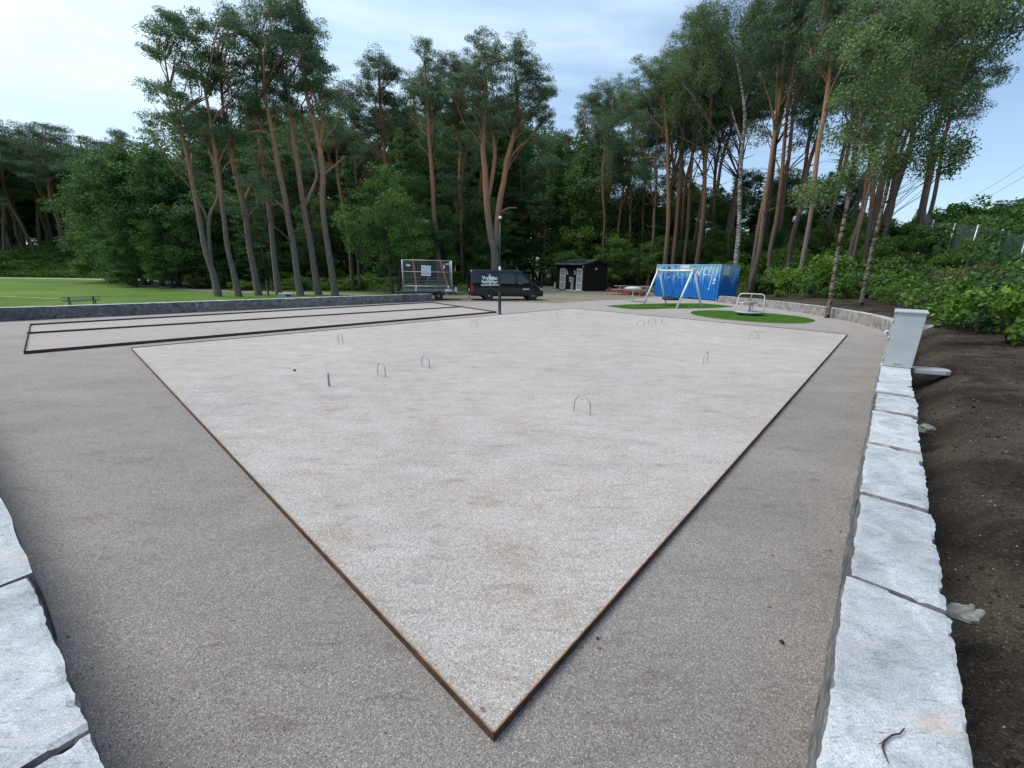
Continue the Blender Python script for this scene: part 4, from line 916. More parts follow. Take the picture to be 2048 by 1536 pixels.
for i in range(-4, 5):
    w = math.sqrt(max(0, .52**2-(i*.11)**2)); mb.tube([mid+Vector((i*.11, -w, -.02)), mid+Vector((i*.11, w, -.02))], .012, 5); mb.tube([mid+Vector((-w, i*.11, -.02)), mid+Vector((w, i*.11, -.02))], .012, 5)
mb.build('seat_net', 'rope', bs)
for sg_ in (-1, 1):
    hook = mid+dB*sg_*.62; hook.z = hz_-.2; kn = Vector((hook.x, hook.y, 1.85)).lerp(Vector((mid.x, mid.y, 1.85)), .1)
    mb = MB(); mb.tube([hook, kn], .014, 6)
    q = Vector((-dB.y, dB.x, 0))
    for s2 in (-1, 1): mb.tube([kn, mid+dB*sg_*.30+q*s2*.42+Vector((0, 0, .06))], .016, 6)
    mb.build('suspension_rope', 'rope', sw)
    mb = MB(); mb.lathe([(.02, -.05), (.035, 0), (.02, .05)], 8); mb.build('shackle', 'white_plastic', sw, loc=kn)
P = G(1497, 629.5, .02)
mg = put('merry_go_round', label='small spinning merry-go-round with white tube arches on the oval turf', cat='merry-go-round', loc=P, rz=R(-30))
mb = MB(); mb.lathe([(.70, .10), (.73, .13), (.73, .17), (.70, .19), (.2, .195)], 40); mb.lathe([(.3, -.02), (.3, .11)], 20); mb.build('platform', 'zinc_grey', mg)
mb = MB(); mb.tube([(0, 0, .15), (0, 0, .66)], .055, 14); mb.tube([(.13, 0, .15), (.13, 0, .66)], .02, 8); mb.build('post', 'galv', mg)
mb = MB(); mb.lathe([(.30, .64), (.33, .66), (.33, .69), (.30, .71)], 28); mb.build('hand_table', 'old_wood', mg)
for k in range(2):
    pts = [(-.68, 0, .17), (-.66, 0, .5), (-.62, 0, .80)]+[(-.42+.0-math.cos(a)*.20 if a < math.pi/2 else .42+math.cos(math.pi-a)*.20, 0, .93+math.sin(a)*.20) for a in (0.2, .6, 1.0, 1.4)]
    pts += [(-x, y, z) for x, y, z in pts[::-1]]
    Mk = Matrix.Rotation(math.pi/2*k, 3, 'Z')
    mb = MB(); mb.tube([Mk @ Vector(p) for p in pts], .024, 8); mb.build('tube_arch', 'white_plastic' if k == 0 else 'old_wood', mg)
    mb = MB(); mb.tube([Mk @ Vector((-.66, 0, .64)), Mk @ Vector((.66, 0, .64))], .02, 8); mb.build('crossbar', 'white_plastic', mg)
P = G(1264, 603); T = onplane(1264, 577, P)
rt = put('round_table', label='small round pale table on a single post left of the swing', cat='table', loc=P)
mb = MB(); mb.lathe([(.045, -.05), (.045, T.z-.05)], 12); mb.build('post', 'galv_light', rt)
mb = MB(); mb.lathe([(.22, T.z-.10), (.60, T.z-.05), (.64, T.z), (.6, T.z+.06), (.3, T.z+.13), (.1, T.z+.15)], 28); mb.build('table_top', 'concrete', rt)
def picnic(P, rz, lab, m1, Lh=1.8, sc=1.0):
    o = put('picnic_table', label=lab, cat='picnic table', loc=P, rz=rz); o.scale = (sc,)*3
    for nm, y0, n_, z in (('table_top', -.36, 4, .72), ('bench_seat', -.86, 2, .43), ('bench_seat', .54, 2, .43)):
        mb = MB()
        for i in range(n_): y = y0+i*.185; mb.box(-Lh/2, Lh/2, y, y+.165, z, z+.045)
        mb.build(nm, m1, o)
    for x in (-Lh*.32, Lh*.32):
        mb = MB(); mb.bar((x, -.72, -.02), (x, -.25, .71), .06, .10); mb.bar((x, .72, -.02), (x, .25, .71), .06, .10); mb.bar((x, -.84, .38), (x, .84, .38), .06, .09); mb.bar((x, -.36, .68), (x, .36, .68), .06, .08); mb.build('trestle', m1, o)
    return o
P = G(166, 611); P.z = -.012
picnic(P, math.atan2(P.y, P.x)-math.pi/2+R(6), 'dark green picnic table on the lawn just behind the left stone wall', 'dark_wood', 2.3, .62)
P = G(1262, 590); P.z = .01
picnic(P, R(-32), 'weathered wooden picnic table on bare ground between the shed and the blue container', 'old_wood', 3.0, 1.1)
for i, (a, b) in enumerate((((1216, 579), (1290, 588.5)), ((1218, 583), (1288, 592)), ((1216, 576.5), (1268, 583)))):
    A_, B_ = G(*a), G(*b); mb = MB(); d = B_-A_; mb.bar((0, 0, .12+.13*(i == 2)), tuple(Vector((d.x, d.y, .12+.13*(i == 2)))), .20, .22)
    mb.build('red_beam', 'red_paint', bevel=.01, label=('front left red painted beam lying on the ground by the picnic table', 'red beam lying nearest of the three beside the picnic table', 'shortest red beam lying on top nearest the shed')[i], cat='beam', group='red beams stacked by the shed', loc=A_)
P = hit(135, 553.5, 20)
bn = put('park_bench', label='tiny distant wooden bench by the path at the far edge of the lawn', cat='bench', loc=P, rz=math.atan2(P.y, P.x)-math.pi/2)
mb = MB(); mb.box(-1.1, 1.1, -.25, .2, .42, .48); mb.build('seat', 'old_wood', bn)
mb = MB(); mb.box(-1.1, 1.1, .2, .25, .5, .95); mb.build('backrest', 'old_wood', bn)
for x in (-.9, .9): mb = MB(); mb.box(x-.04, x+.04, -.2, .22, 0, .45); mb.build('leg', 'dark_wood', bn)
P = G(573, 598); P.z = -.01; T = onplane(573, 586, P)
wb = put('litter_bin', label='pale grey green litter bin with a dark opening among the left pines', cat='litter bin', loc=P, rz=R(20))
hb = T.z; mb = MB(); mb.box(-.42, .42, -.25, .25, 0, hb-.05); mb.build('body', 'cabinet_paint', wb, .02)
mb = MB(); mb.box(-.44, .44, -.27, .27, hb-.048, hb); mb.build('lid', 'galv_light', wb, .01)
mb = MB(); mb.box(.02, .34, -.262, -.252, hb-.22, hb-.08); mb.build('opening', 'dark_gap', wb)
def rock(P, r_, lab, m1='pebble', sc=(1, .8, .6), seed=0, name='boulder', cat='rock', grp=None):
    bpy_ = MB(); vs = []; n1_, n2_ = 14, 9
    for j in range(n2_):
        th = math.pi*(j+.5)/n2_
        for i in range(n1_):
            a = 2*math.pi*i/n1_; v = Vector((math.sin(th)*math.cos(a), math.sin(th)*math.sin(a), math.cos(th)))
            d = 1+.45*mn.fractal(v*1.3+Vector((seed*5.1, 0, 0)), 1, 2, 4); vs.append(Vector((v.x*sc[0], v.y*sc[1], v.z*sc[2]))*r_*d)
    fs = [(j*n1_+i, (j+1)*n1_+i, (j+1)*n1_+(i+1) % n1_, j*n1_+(i+1) % n1_) for j in range(n2_-1) for i in range(n1_)]+[tuple(range(n1_)), tuple((n2_-1)*n1_+i for i in range(n1_))[::-1]]
    bpy_.add(vs, fs, 0, False); return bpy_.build(name, m1, label=lab, cat=cat, group=grp, loc=P)
P = hit(486, 575); rock(P+Vector((0, 0, .15)), .62, 'pale rounded boulder at the edge of the path behind the left pines', 'concrete', seed=1)
P = hit(512, 574); rock(P+Vector((0, 0, .1)), .5, 'flat pale boulder to the right of the rounded one behind the pines', 'concrete', (1.3, .8, .35), 2)
rock(G(1851, 858, .36), .10, 'buff stone lying in the soil right beside the granite wall', 'rag', seed=3, name='stone')
rock(G(1905, 650, .5)+Vector((.3, .3, .25)), .16, 'pale tilted stone in the soil beyond the cabinet', 'concrete', (1, .6, .8), 4, name='stone')
P = G(1925, 1228, .33); rg = rock(P, .075, 'crumpled grey rag on the dark soil against the granite wall', 'rag', (1.35, .8, .55), 7, 'crumpled_rag', 'rag')
mb = MB(); mb.tube([(.06, -.01, 0), (.11, -.0, .015), (.135, .01, .005)], [.03, .018, .01], 7); mb.tube([(.07, .03, 0), (.11, .05, .01), (.12, .06, .0)], [.02, .014, .008], 7); mb.build('rag_tail', 'rag', rg)
# twig on the wall
pts = [G(px, py, .508) for px, py in ((1809, 1456), (1800, 1467), (1784, 1470), (1768, 1483), (1765, 1493), (1770, 1510), (1778, 1527))]
mb = MB(); mb.tube([p-pts[3] for p in pts], [.0022, .003, .0035, .0042, .0036, .0028, .0014], 6); mb.tube([(0, 0, 0), tuple(G(1757, 1488, .509)-pts[3])], [.002, .001], 5)
mb.build('twig', 'twig', label='thin bent dark twig lying on the nearest block of the right wall', cat='twig', loc=pts[3])
# dead leaves and small stones with a place of their own
lrng = random.Random(4)
def deadleaf(px, py, z, s, lab, m1='dead_leaf'):
    P = G(px, py, z); mb = MB(); n_ = 10; a0 = lrng.uniform(0, 6)
    vs = [(0, 0, .004)]+[(s*math.cos(a0+2*math.pi*i/n_)*(1+.25*math.sin(3*i)), s*.6*math.sin(a0+2*math.pi*i/n_)*(1+.2*math.cos(2*i)), .003+.01*abs(math.sin(i*1.7))*s*30*.3) for i in range(n_)]
    mb.add(vs, [(0, i+1, (i+1) % n_+1) for i in range(n_)]); mb.build('dead_leaf', m1, label=lab, cat='leaf', group='dead leaves on the gravel', loc=P)
for px, py, l in ((1161, 1293, 'left of two small rusty leaves outside the right court edge'), (1198, 1296, 'right of two small rusty leaves outside the right court edge'), (1681, 1062, 'rusty leaf on the gravel at the foot of the right wall'),
    (1660, 1100, 'second rusty leaf on the gravel close to the right wall'), (1539, 1213, 'small brown leaf on the gravel between court and right wall'), (1545, 1110, 'pinkish curled leaf on the gravel right of the court'), (136, 1272, 'yellowish leaf on the gravel near the lower left wall'), (965, 1418, 'leaf scrap on the court just inside the nearest corner')):
    deadleaf(px, py, .006 if px != 965 else .052, .012, l)
for px, py, r_, z, l in ((1564, 1283, .013, .01, 'dark round pebble on the gravel near the right wall'), (1195, 1276, .008, .008, 'black pebble above two rusty leaves beside the court'), (589, 741, .03, .05, 'tiny black pebble on the left part of the court')):
    rock(G(px, py, z), r_, l, 'rubber', (1, .9, .8), px, 'pebble', 'pebble')
# scattered pebbles on soil and yard: nobody could count them
def scatter_pebbles(name, n_, reg, smin, smax, seed, m1='pebble'):
    rg_ = np.random.default_rng(seed); pts = []
    while len(pts) < n_:
        p = reg(rg_)
        if p is not None: pts.append(p)
    P_ = np.array(pts); s = rg_.uniform(smin, smax, n_)*rg_.uniform(.5, 1, n_); oc_ = np.array([(1, 0, 0), (0, 1, 0), (-1, 0, 0), (0, -1, 0), (0, 0, .8), (0, 0, -.8)], float)
    V_ = oc_[None]*s[:, None, None]*rg_.uniform(.6, 1.3, (n_, 6, 1)); V_ += P_[:, None, :]
    fi = np.array([(0, 1, 4), (1, 2, 4), (2, 3, 4), (3, 0, 4), (1, 0, 5), (2, 1, 5), (3, 2, 5), (0, 3, 5)])
    me = bpy.data.meshes.new(name); me.from_pydata(V_.reshape(-1, 3).tolist(), [], (fi[None]+np.arange(n_)[:, None, None]*6).reshape(-1, 3).tolist()); me.materials.append(MATS[m1])
    put(name, me, label={'soil_pebbles': 'small pale stones scattered over the dark soil', 'soil_clods': 'crumbly dark clods of earth on the right slope'}.get(name, 'loose grit scattered over the gravel yard'), cat='pebbles', kind='stuff')
def soilreg(rg_):
    a = rg_.uniform(0, 1)**2*17+1.0; s = rg_.uniform(.45, 1)**1.5*7; d = Vector((.67, .742)); q = Vector((1.3, .6))+d*a*1.05+Vector((.742, -.67))*s*rg_.uniform(.05, 1)
    if float(sdist(WOUT, np.array([q.x]), np.array([q.y]))[0]) < .06: return None
    z = zt(q.x, q.y)+.014*mn.fractal(Vector((q.x*2.3, q.y*2.3, 0)), 1, 2, 5)+.012*mn.noise(Vector((q.x*9, q.y*9, 3))); return (q.x, q.y, z)
scatter_pebbles('soil_pebbles', 1500, soilreg, .003, .013, 2)
mat('soil_clod', (.038, .031, .025), .95, island=(.6, 2.2), spec=.1)
scatter_pebbles('soil_clods', 14000, soilreg, .006, .028, 9, 'soil_clod')
def yardreg(rg_):
    px = rg_.uniform(-60, 1700); py = rg_.uniform(760, 1620); P = G(px, py); x, y = P.x, P.y
    if float(sdist(WIN, np.array([x]), np.array([y]))[0]) > -.02: return None
    c = [(q.x, q.y) for q in (CC[1], CC[0], CC[3])]
    inside = float(sdist(c, np.array([x]), np.array([y]))[0]) < 0
    if y > .65 and -.83*x-1.2*y+.0 > 99: return None
    nwd = float(sdist([(q.x, q.y) for q in NW_IN], np.array([x]), np.array([y]))[0])
    if nwd < .02: return None
    if (Vector((x, y))-Vector(c[1])).length < .05: return None
    return (x, y, .044 if inside else .003)
scatter_pebbles('yard_grit', 5000, yardreg, .0018, .0052, 5, 'pebble')
# ------------------------------------------------------------------ foliage
def leafarr(rg, cen, rad, per, l, w, flat=.7, droop=0.0):
    cen = np.repeat(np.asarray(cen, float), per, 0); rad = np.repeat(np.asarray(rad, float), per); n = len(cen)
    d = rg.normal(size=(n, 3)); d /= np.linalg.norm(d, axis=1)[:, None]
    p = cen+d*(rad*rg.random(n)**.45)[:, None]*np.array([1, 1, flat])
    a = rg.normal(size=(n, 3))+d*.8; a[:, 2] -= droop; a /= np.linalg.norm(a, axis=1)[:, None]
    b = np.cross(a, rg.normal(size=(n, 3))); b /= np.linalg.norm(b, axis=1)[:, None]
    s = rg.uniform(.6, 1.25, n)[:, None]; a *= s*l/2; b *= s*w/2
    return np.stack([p-a, p+b, p+a, p-b], 1).reshape(-1, 3)
LEAF = {'pine': (.18, .045, .45, 0), 'broad': (.17, .11, .75, .2), 'birch': (.12, .07, 1.5, .6), 'spruce': (.26, .07, .35, .3), 'bush': (.15, .10, .8, .1)}
def clumps(rg, blobs, dens, rc):
    C_, R_ = [], []
    for (c, r_) in blobs:
        n = max(3, int(dens*r_*r_)); d = rg.normal(size=(n, 3)); d /= np.linalg.norm(d, axis=1)[:, None]
        C_.append(np.array(c)+d*(r_*rg.random(n)**.5)[:, None]*np.array([1, 1, .75])); R_.append(rg.uniform(.7, 1.3, n)*rc)
    return np.concatenate(C_), np.concatenate(R_)
def trunkmb(paths, n=9):
    mb = MB()
    for pts, rad in paths:
        # smooth the path
        P = [Vector(p) for p in pts]; Q = []; RR = []
        for i in range(len(P)-1):
            p0, p1, p2, p3 = P[max(i-1, 0)], P[i], P[i+1], P[min(i+2, len(P)-1)]
            for k in range(4):
                t = k/4; Q.append(.5*((2*p1)+(p2-p0)*t+(2*p0-5*p1+4*p2-p3)*t*t+(3*p1-p0-3*p2+p3)*t*t*t)); RR.append(rad[i]+(rad[i+1]-rad[i])*t)
        Q.append(P[-1]); RR.append(rad[-1]); mb.tube(Q, RR, n)
    return mb
def limbs(mb, rg, trunk, tr_r, blobs, cl, twig=True, r0=.03, k0=.008):
    T = [Vector(p) for p in trunk]
    for c, r_ in blobs:
        c = Vector(c); best = None
        for i, p in enumerate(T):
            dz = c.z-p.z
            if dz < .3*r_: continue
            sc = (p.xy-c.xy).length+abs(dz-1.2*(p.xy-c.xy).length-.8)*.8
            if best is None or sc < best[0]: best = (sc, i)
        p = T[best[1]] if best else T[0]; L_ = (c-p).length
        m_ = p.lerp(c, .5)+Vector((rg.normal()*.12*L_, rg.normal()*.12*L_, -.06*L_)); rr_ = min(tr_r[min(best[1] if best else 0, len(tr_r)-1)]*.75, r0+k0*L_)
        mb.tube([p, p.lerp(m_, .5)+Vector((0, 0, .04*L_)), m_, m_.lerp(c, .5), c], [rr_, rr_*.8, rr_*.65, rr_*.45, rr_*.25], 5)
        if twig:
            for k in cl:
                v = Vector(k)
                if (v-c).length < r_*1.05 and rg.random() < .4: mb.tube([c.lerp(m_, rg.random()*.5), c.lerp(v, .5)+Vector((0, 0, -.08)), v], [.025, .016, .008], 3, 0, False)
UT = list(np.linspace(0, 1, 7))
def herotree(name, lab, cat, base, trunks, blobs, kind='pine', leaf='pine_needle', bark='pine_bark', dens=8.0, per=125, rc=.56, dist=None, grp=None, seed=0, rbase=.74, zadd=0, depthj=.8):
    """trunks: list of [(px,py,halfwidth px)...] traced upward; blobs (px,py,rpx)"""
    rg = np.random.default_rng(seed+11)
    if dist is None: P0 = hit(*base) if not isinstance(base, Vector) else base
    else:
        d = ray(*base); h_ = Vector((d.x, d.y, 0)).normalized()*dist; P0 = Vector((h_.x, h_.y, zt(h_.x, h_.y)))
    nn_ = Vector((P0.x, P0.y, 0)).normalized()
    def w(px, py): return onplane(px, py, P0)-P0
    paths = []; tp = []; tr_ = []
    for q, t in enumerate(trunks):
        pts = [w(a, b) for a, b, c in t]; rad = [((w(a+c, b)-w(a-c, b)).length/2)*rbase for a, b, c in t]
        if q == 0: pts[0] = Vector((pts[0].x, pts[0].y, -.25))
        j = rg.normal()*.5 if q else 0
        for i in range(len(pts)): pts[i] = pts[i]+nn_*j*(i/(len(pts)-1))*2.0
        if q == 0: rad[0] *= 1.25
        paths.append((pts, rad)); tp += pts; tr_ += rad
    bl = []
    for a, b, r_ in blobs:
        rr_ = (w(a+r_, b)-w(a-r_, b)).length/2; c = w(a, b)+nn_*float(rg.uniform(-depthj, depthj))*rr_; bl.append((tuple(c), rr_))
        bl.append((tuple(w(a+rg.normal()*r_*.3, b+rg.normal()*r_*.3)+nn_*float(rg.uniform(-1.5, 1.5))*rr_), rr_*.75))
    o = put(name, label=lab, cat=cat, group=grp, loc=P0)
    cl, cr_ = clumps(rg, bl, dens, rc)
    mb = trunkmb(paths)
    if kind == 'birch': m2 = MB(); limbs(m2, rg, tp, tr_, bl, cl, True, .004, .0045); m2.build('branches', 'dark_bark', o)
    else: limbs(mb, rg, tp, tr_, bl, cl)
    mb.build('trunk', bark, o)
    l, w_, fl, dr = LEAF[kind]
    put('crown', npmesh('crown', leafarr(rg, cl, cr_, per, l, w_, fl, dr), 4, [leaf]), o)
    return o
GP = 'tall pines in the row behind the left wall'
def LB(px, d): h = ray(px, 590); v = Vector((h.x, h.y, 0)).normalized()*d; return Vector((v.x, v.y, -.012))
herotree('pine_tree', 'leftmost tall pine of the row, its trunk forked low and leaning left', 'pine tree', LB(436, 36.5), [[(436, 592, 11), (428, 552, 9.5), (412, 505, 8.5), (402, 455, 7.5), (392, 400, 7), (380, 340, 6), (368, 285, 5), (358, 235, 4), (340, 175, 3), (330, 120, 2)],
    [(424, 545, 7), (418, 480, 5.5), (420, 430, 5), (436, 395, 4.5), (432, 350, 3.5), (418, 300, 3)], [(416, 440, 4), (396, 395, 3.5), (385, 360, 3), (382, 300, 2.5)]],
    [(330, 60, 42), (365, 40, 45), (310, 110, 42), (350, 120, 48), (395, 70, 45), (300, 165, 34), (345, 185, 45), (395, 150, 42), (320, 232, 38), (370, 245, 45), (300, 262, 28), (345, 30, 30), (430, 110, 30)], seed=1)
herotree('pine_tree', 'second pine from the left in the row, slim and nearly straight', 'pine tree', LB(478, 36), [[(478, 592, 9.5), (466, 540, 8), (456, 500, 7.5), (450, 455, 7), (444, 400, 6.5), (436, 340, 6), (428, 290, 5.5), (422, 250, 5), (412, 190, 4), (400, 130, 3)],
    [(440, 350, 4), (420, 300, 3.5), (402, 258, 3), (392, 220, 2.5)]],
    [(430, 60, 40), (400, 100, 38), (450, 110, 42), (420, 160, 45), (460, 180, 38), (400, 220, 38), (440, 235, 40), (470, 60, 30), (420, 275, 32), (465, 270, 30)], seed=2)
herotree('pine_tree', 'third pine in the left row with a knotty upper trunk', 'pine tree', LB(518, 37), [[(518, 592, 9.5), (508, 540, 8.5), (498, 490, 8), (492, 440, 7.5), (484, 400, 7), (472, 350, 6.5), (458, 290, 6), (450, 250, 5), (444, 190, 4), (440, 130, 3)],
    [(486, 410, 4), (500, 375, 3.5), (520, 345, 3)]],
    [(480, 60, 38), (500, 110, 40), (470, 150, 40), (510, 190, 35), (480, 210, 35), (455, 30, 28), (500, 240, 30), (500, 365, 26), (525, 355, 22), (470, 410, 22)], seed=3)
herotree('pine_tree', 'fourth pine in the left row with a straight orange upper trunk', 'pine tree', LB(559, 37.5), [[(559, 592, 9), (550, 530, 8), (545, 480, 7.5), (540, 430, 7), (532, 370, 6.5), (525, 320, 6), (520, 270, 5), (515, 210, 4), (512, 150, 3)]],
    [(520, 80, 40), (550, 130, 40), (530, 170, 35), (510, 230, 30), (545, 40, 35), (540, 230, 32), (510, 300, 26), (535, 330, 24)], seed=4)
herotree('pine_tree', 'fifth pine in the left row, leaning left with a bowed trunk', 'pine tree', LB(602, 36), [[(602, 594, 9.5), (594, 545, 9), (587, 490, 8.5), (577, 440, 8), (569, 390, 8), (558, 340, 7.5), (549, 290, 7), (540, 240, 6), (530, 190, 5), (522, 120, 3.5)],
    [(547, 275, 4), (525, 265, 3), (500, 270, 2.5)], [(575, 425, 4), (552, 400, 3), (530, 388, 2.5)]],
    [(540, 30, 42), (570, 60, 42), (520, 70, 38), (555, 110, 42), (530, 150, 38), (575, 170, 35), (505, 200, 35), (560, 220, 28), (500, 272, 24), (530, 385, 24)], seed=5)
herotree('pine_tree', 'sixth pine in the left row, forking into two stems halfway up', 'pine tree', LB(640, 36.5), [[(638, 592, 9.5), (630, 545, 9), (622, 490, 8.5), (612, 440, 8), (604, 390, 7.5), (597, 340, 7), (588, 290, 6.5), (582, 240, 5.5), (572, 180, 4.5), (562, 120, 3)],
    [(608, 415, 5), (624, 380, 4.5), (634, 345, 4), (622, 300, 3.5), (608, 260, 3), (602, 200, 2.5)]],
    [(590, 30, 40), (610, 70, 38), (580, 110, 42), (620, 130, 36), (600, 170, 38), (565, 190, 32), (625, 200, 30), (590, 215, 30)], seed=6)
herotree('pine_tree', 'seventh and rightmost pine in the left row, with a winding pinkish trunk', 'pine tree', LB(670, 35.5), [[(671, 590, 9.5), (664, 545, 9), (657, 500, 8.5), (649, 450, 8), (645, 400, 7.5), (646, 350, 7.5), (640, 300, 8), (630, 250, 7), (617, 205, 6), (608, 160, 5), (604, 110, 4), (592, 70, 3)],
    [(640, 300, 5), (646, 250, 4.5), (636, 215, 4), (625, 190, 3)], [(638, 215, 3), (665, 200, 2.5), (690, 192, 2)], [(646, 350, 3), (668, 330, 2.5), (690, 310, 2)]],
    [(575, 20, 34), (605, 35, 40), (620, 75, 38), (600, 110, 40), (635, 120, 34), (645, 160, 32), (660, 195, 34), (625, 170, 32), (690, 190, 26), (655, 230, 30)], seed=7)
GC = 'tall pines behind the trailer and the van'
herotree('pine_tree', 'slim straight pine rising behind the trailer', 'pine tree', (880, 545), [[(880, 545, 7), (874, 480, 6.5), (868, 430, 6), (866, 380, 6), (862, 320, 5.5), (858, 280, 5), (856, 230, 4), (852, 170, 3), (850, 120, 2)],
    [(858, 275, 3), (838, 255, 2.5), (822, 235, 2)], [(858, 275, 3), (868, 240, 2.5), (872, 200, 2)]],
    [(850, 125, 34), (830, 160, 34), (865, 165, 34), (845, 200, 36), (820, 200, 26), (875, 215, 28), (850, 95, 22), (820, 240, 20)], dist=48, seed=8, rc=.55)
herotree('pine_tree', 'big forked pine with orange limbs right behind the van and lamp post', 'pine tree', (990, 548), [[(990, 552, 11), (990, 510, 10.5), (982, 470, 10), (976, 430, 9), (972, 380, 9), (970, 340, 8), (966, 300, 7), (970, 250, 6), (972, 200, 5), (968, 140, 3)],
    [(992, 495, 9), (994, 450, 8), (1000, 400, 8), (1008, 360, 7.5), (1014, 320, 7), (1024, 285, 6.5), (1032, 240, 5.5), (1034, 200, 4.5), (1030, 150, 3)],
    [(976, 400, 5), (985, 350, 6), (990, 300, 5.5), (985, 250, 5), (990, 200, 4)], [(996, 430, 3), (1015, 415, 2.5), (1035, 412, 2)]],
    [(965, 115, 40), (1000, 95, 36), (1040, 130, 40), (935, 150, 36), (985, 155, 42), (1030, 180, 42), (1070, 170, 36), (1085, 200, 32), (950, 200, 36), (1000, 210, 42), (1060, 225, 38), (920, 190, 32), (1085, 240, 30), (970, 245, 32), (1030, 255, 30), (1100, 185, 18)], dist=46, seed=9, rc=.55)
herotree('pine_tree', 'dark pine between the slim pine and the forked pine', 'pine tree', (930, 540), [[(927, 545, 6.5), (924, 460, 6), (922, 400, 6), (920, 340, 5.5), (922, 300, 5), (912, 250, 4), (905, 180, 3), (900, 130, 2)], [(922, 330, 3.5), (935, 300, 3), (945, 265, 2.5)]],
    [(890, 120, 30), (920, 115, 32), (905, 155, 36), (935, 160, 32), (885, 180, 34), (925, 205, 34), (900, 230, 30), (950, 250, 26)], dist=53, seed=10, leaf='pine_needle_far', rc=.6, bark='pine_bark_dark')
herotree('pine_tree', 'dark pine with a flat lower crown left of the slim pine', 'pine tree', (775, 545), [[(775, 545, 6), (772, 470, 5.5), (768, 400, 5), (770, 330, 5), (765, 260, 4.5), (760, 200, 4), (758, 140, 3)]],
    [(752, 120, 28), (740, 150, 32), (772, 155, 32), (750, 190, 40), (790, 200, 34), (715, 180, 30), (700, 210, 28), (760, 240, 38), (800, 240, 26), (720, 250, 32), (790, 150, 24)], dist=50, seed=11, leaf='pine_needle_far', rc=.6, bark='pine_bark_dark')
herotree('pine_tree', 'thin crooked pine standing in the shade right of the left row', 'pine tree', (706, 560), [[(704, 565, 5), (700, 500, 4.5), (692, 440, 4.5), (684, 400, 4.5), (676, 350, 4), (674, 300, 3.5), (668, 260, 3)]],
    [(665, 250, 28), (690, 270, 30), (650, 290, 24), (700, 310, 26)], dist=42, seed=12, leaf='pine_needle_far', bark='pine_bark_dark')
herotree('leafy_tree', 'low leafy green tree in front of the dark wood, left of the trailer', 'tree', (800, 575), [[(785, 582, 4), (780, 540, 3.6), (770, 480, 3.5), (765, 420, 3), (762, 370, 2)], [(797, 582, 3.5), (800, 520, 3), (810, 460, 2.5)], [(720, 575, 3), (716, 520, 2.6), (722, 470, 2.4), (735, 430, 2)]],
    [(765, 355, 38), (735, 390, 42), (790, 390, 42), (715, 440, 44), (765, 440, 50), (815, 440, 40), (710, 490, 36), (755, 500, 42), (805, 490, 44), (835, 500, 30), (780, 530, 28), (700, 460, 26)], kind='broad', leaf='mid_leaf', bark='dark_bark', dist=39, seed=13, dens=5, per=80, rc=.55)
herotree('leafy_tree', 'bright green leafy tree with a pointed top rising behind the black shed', 'tree', (1180, 560), [[(1180, 565, 3), (1176, 500, 3), (1165, 430, 2.5), (1152, 350, 1.5)]],
    [(1152, 345, 14), (1150, 375, 24), (1160, 410, 30), (1135, 440, 30), (1170, 450, 36), (1130, 480, 34), (1160, 495, 40), (1205, 440, 34), (1210, 480, 42), (1245, 490, 38), (1130, 515, 26), (1110, 500, 20), (1275, 500, 26), (1200, 520, 32)], kind='broad', leaf='fresh_leaf', bark='dark_bark', dist=60, seed=14, dens=3.2, per=80, rc=.8)
# right-hand wood
herotree('pine_tree', 'cluster-crowned pine with two bare orange stems high above the shed', 'pine tree', (1215, 470), [[(1208, 500, 5), (1208, 440, 4.5), (1210, 390, 4.5), (1214, 320, 4.2), (1218, 250, 4), (1216, 200, 3)], [(1212, 400, 3.5), (1222, 340, 3.5), (1226, 260, 3), (1224, 210, 2)]],
    [(1212, 185, 30), (1180, 200, 26), (1240, 180, 30), (1210, 215, 34), (1170, 215, 14), (1235, 215, 30), (1200, 235, 28), (1190, 260, 26), (1165, 240, 22)], dist=66, seed=15, rc=.7)
RB = 'tall pines on the slope behind the blue container'
herotree('pine_tree', 'straight dark-footed pine directly above the left end of the container', 'pine tree', (1331, 528), [[(1331, 530, 6), (1335, 470, 5.5), (1337, 420, 5.5), (1336, 350, 5), (1335, 280, 4.5), (1330, 220, 3.5), (1326, 170, 2.5)], [(1337, 330, 2), (1310, 312, 1.6), (1285, 310, 1.3)]],
    [(1290, 140, 30), (1325, 130, 34), (1270, 170, 28), (1310, 175, 38), (1350, 165, 34), (1285, 210, 34), (1330, 225, 34), (1275, 240, 26), (1255, 200, 22)], dist=50, seed=16, rc=.6, bark='pine_bark_dark')
herotree('pine_tree', 'pine standing close right of the straight one above the container', 'pine tree', (1347, 522), [[(1347, 525, 5), (1352, 460, 5), (1356, 400, 5), (1362, 330, 5), (1366, 260, 4.5), (1370, 180, 3)]],
    [(1360, 100, 36), (1385, 140, 34), (1345, 160, 32), (1370, 190, 36), (1390, 70, 28), (1350, 220, 30)], dist=53, seed=17, rc=.6, bark='pine_bark_dark')
herotree('pine_tree', 'pine with a kinked lower trunk above the middle of the container', 'pine tree', (1395, 528), [[(1393, 530, 6.5), (1400, 480, 6), (1406, 430, 6), (1409, 380, 5.5), (1411, 320, 5), (1418, 270, 5), (1422, 200, 4), (1425, 130, 3)]],
    [(1400, 50, 36), (1425, 90, 38), (1395, 120, 34), (1430, 150, 36), (1405, 190, 32), (1385, 30, 26)], dist=52, seed=18, rc=.6, bark='pine_bark_dark')
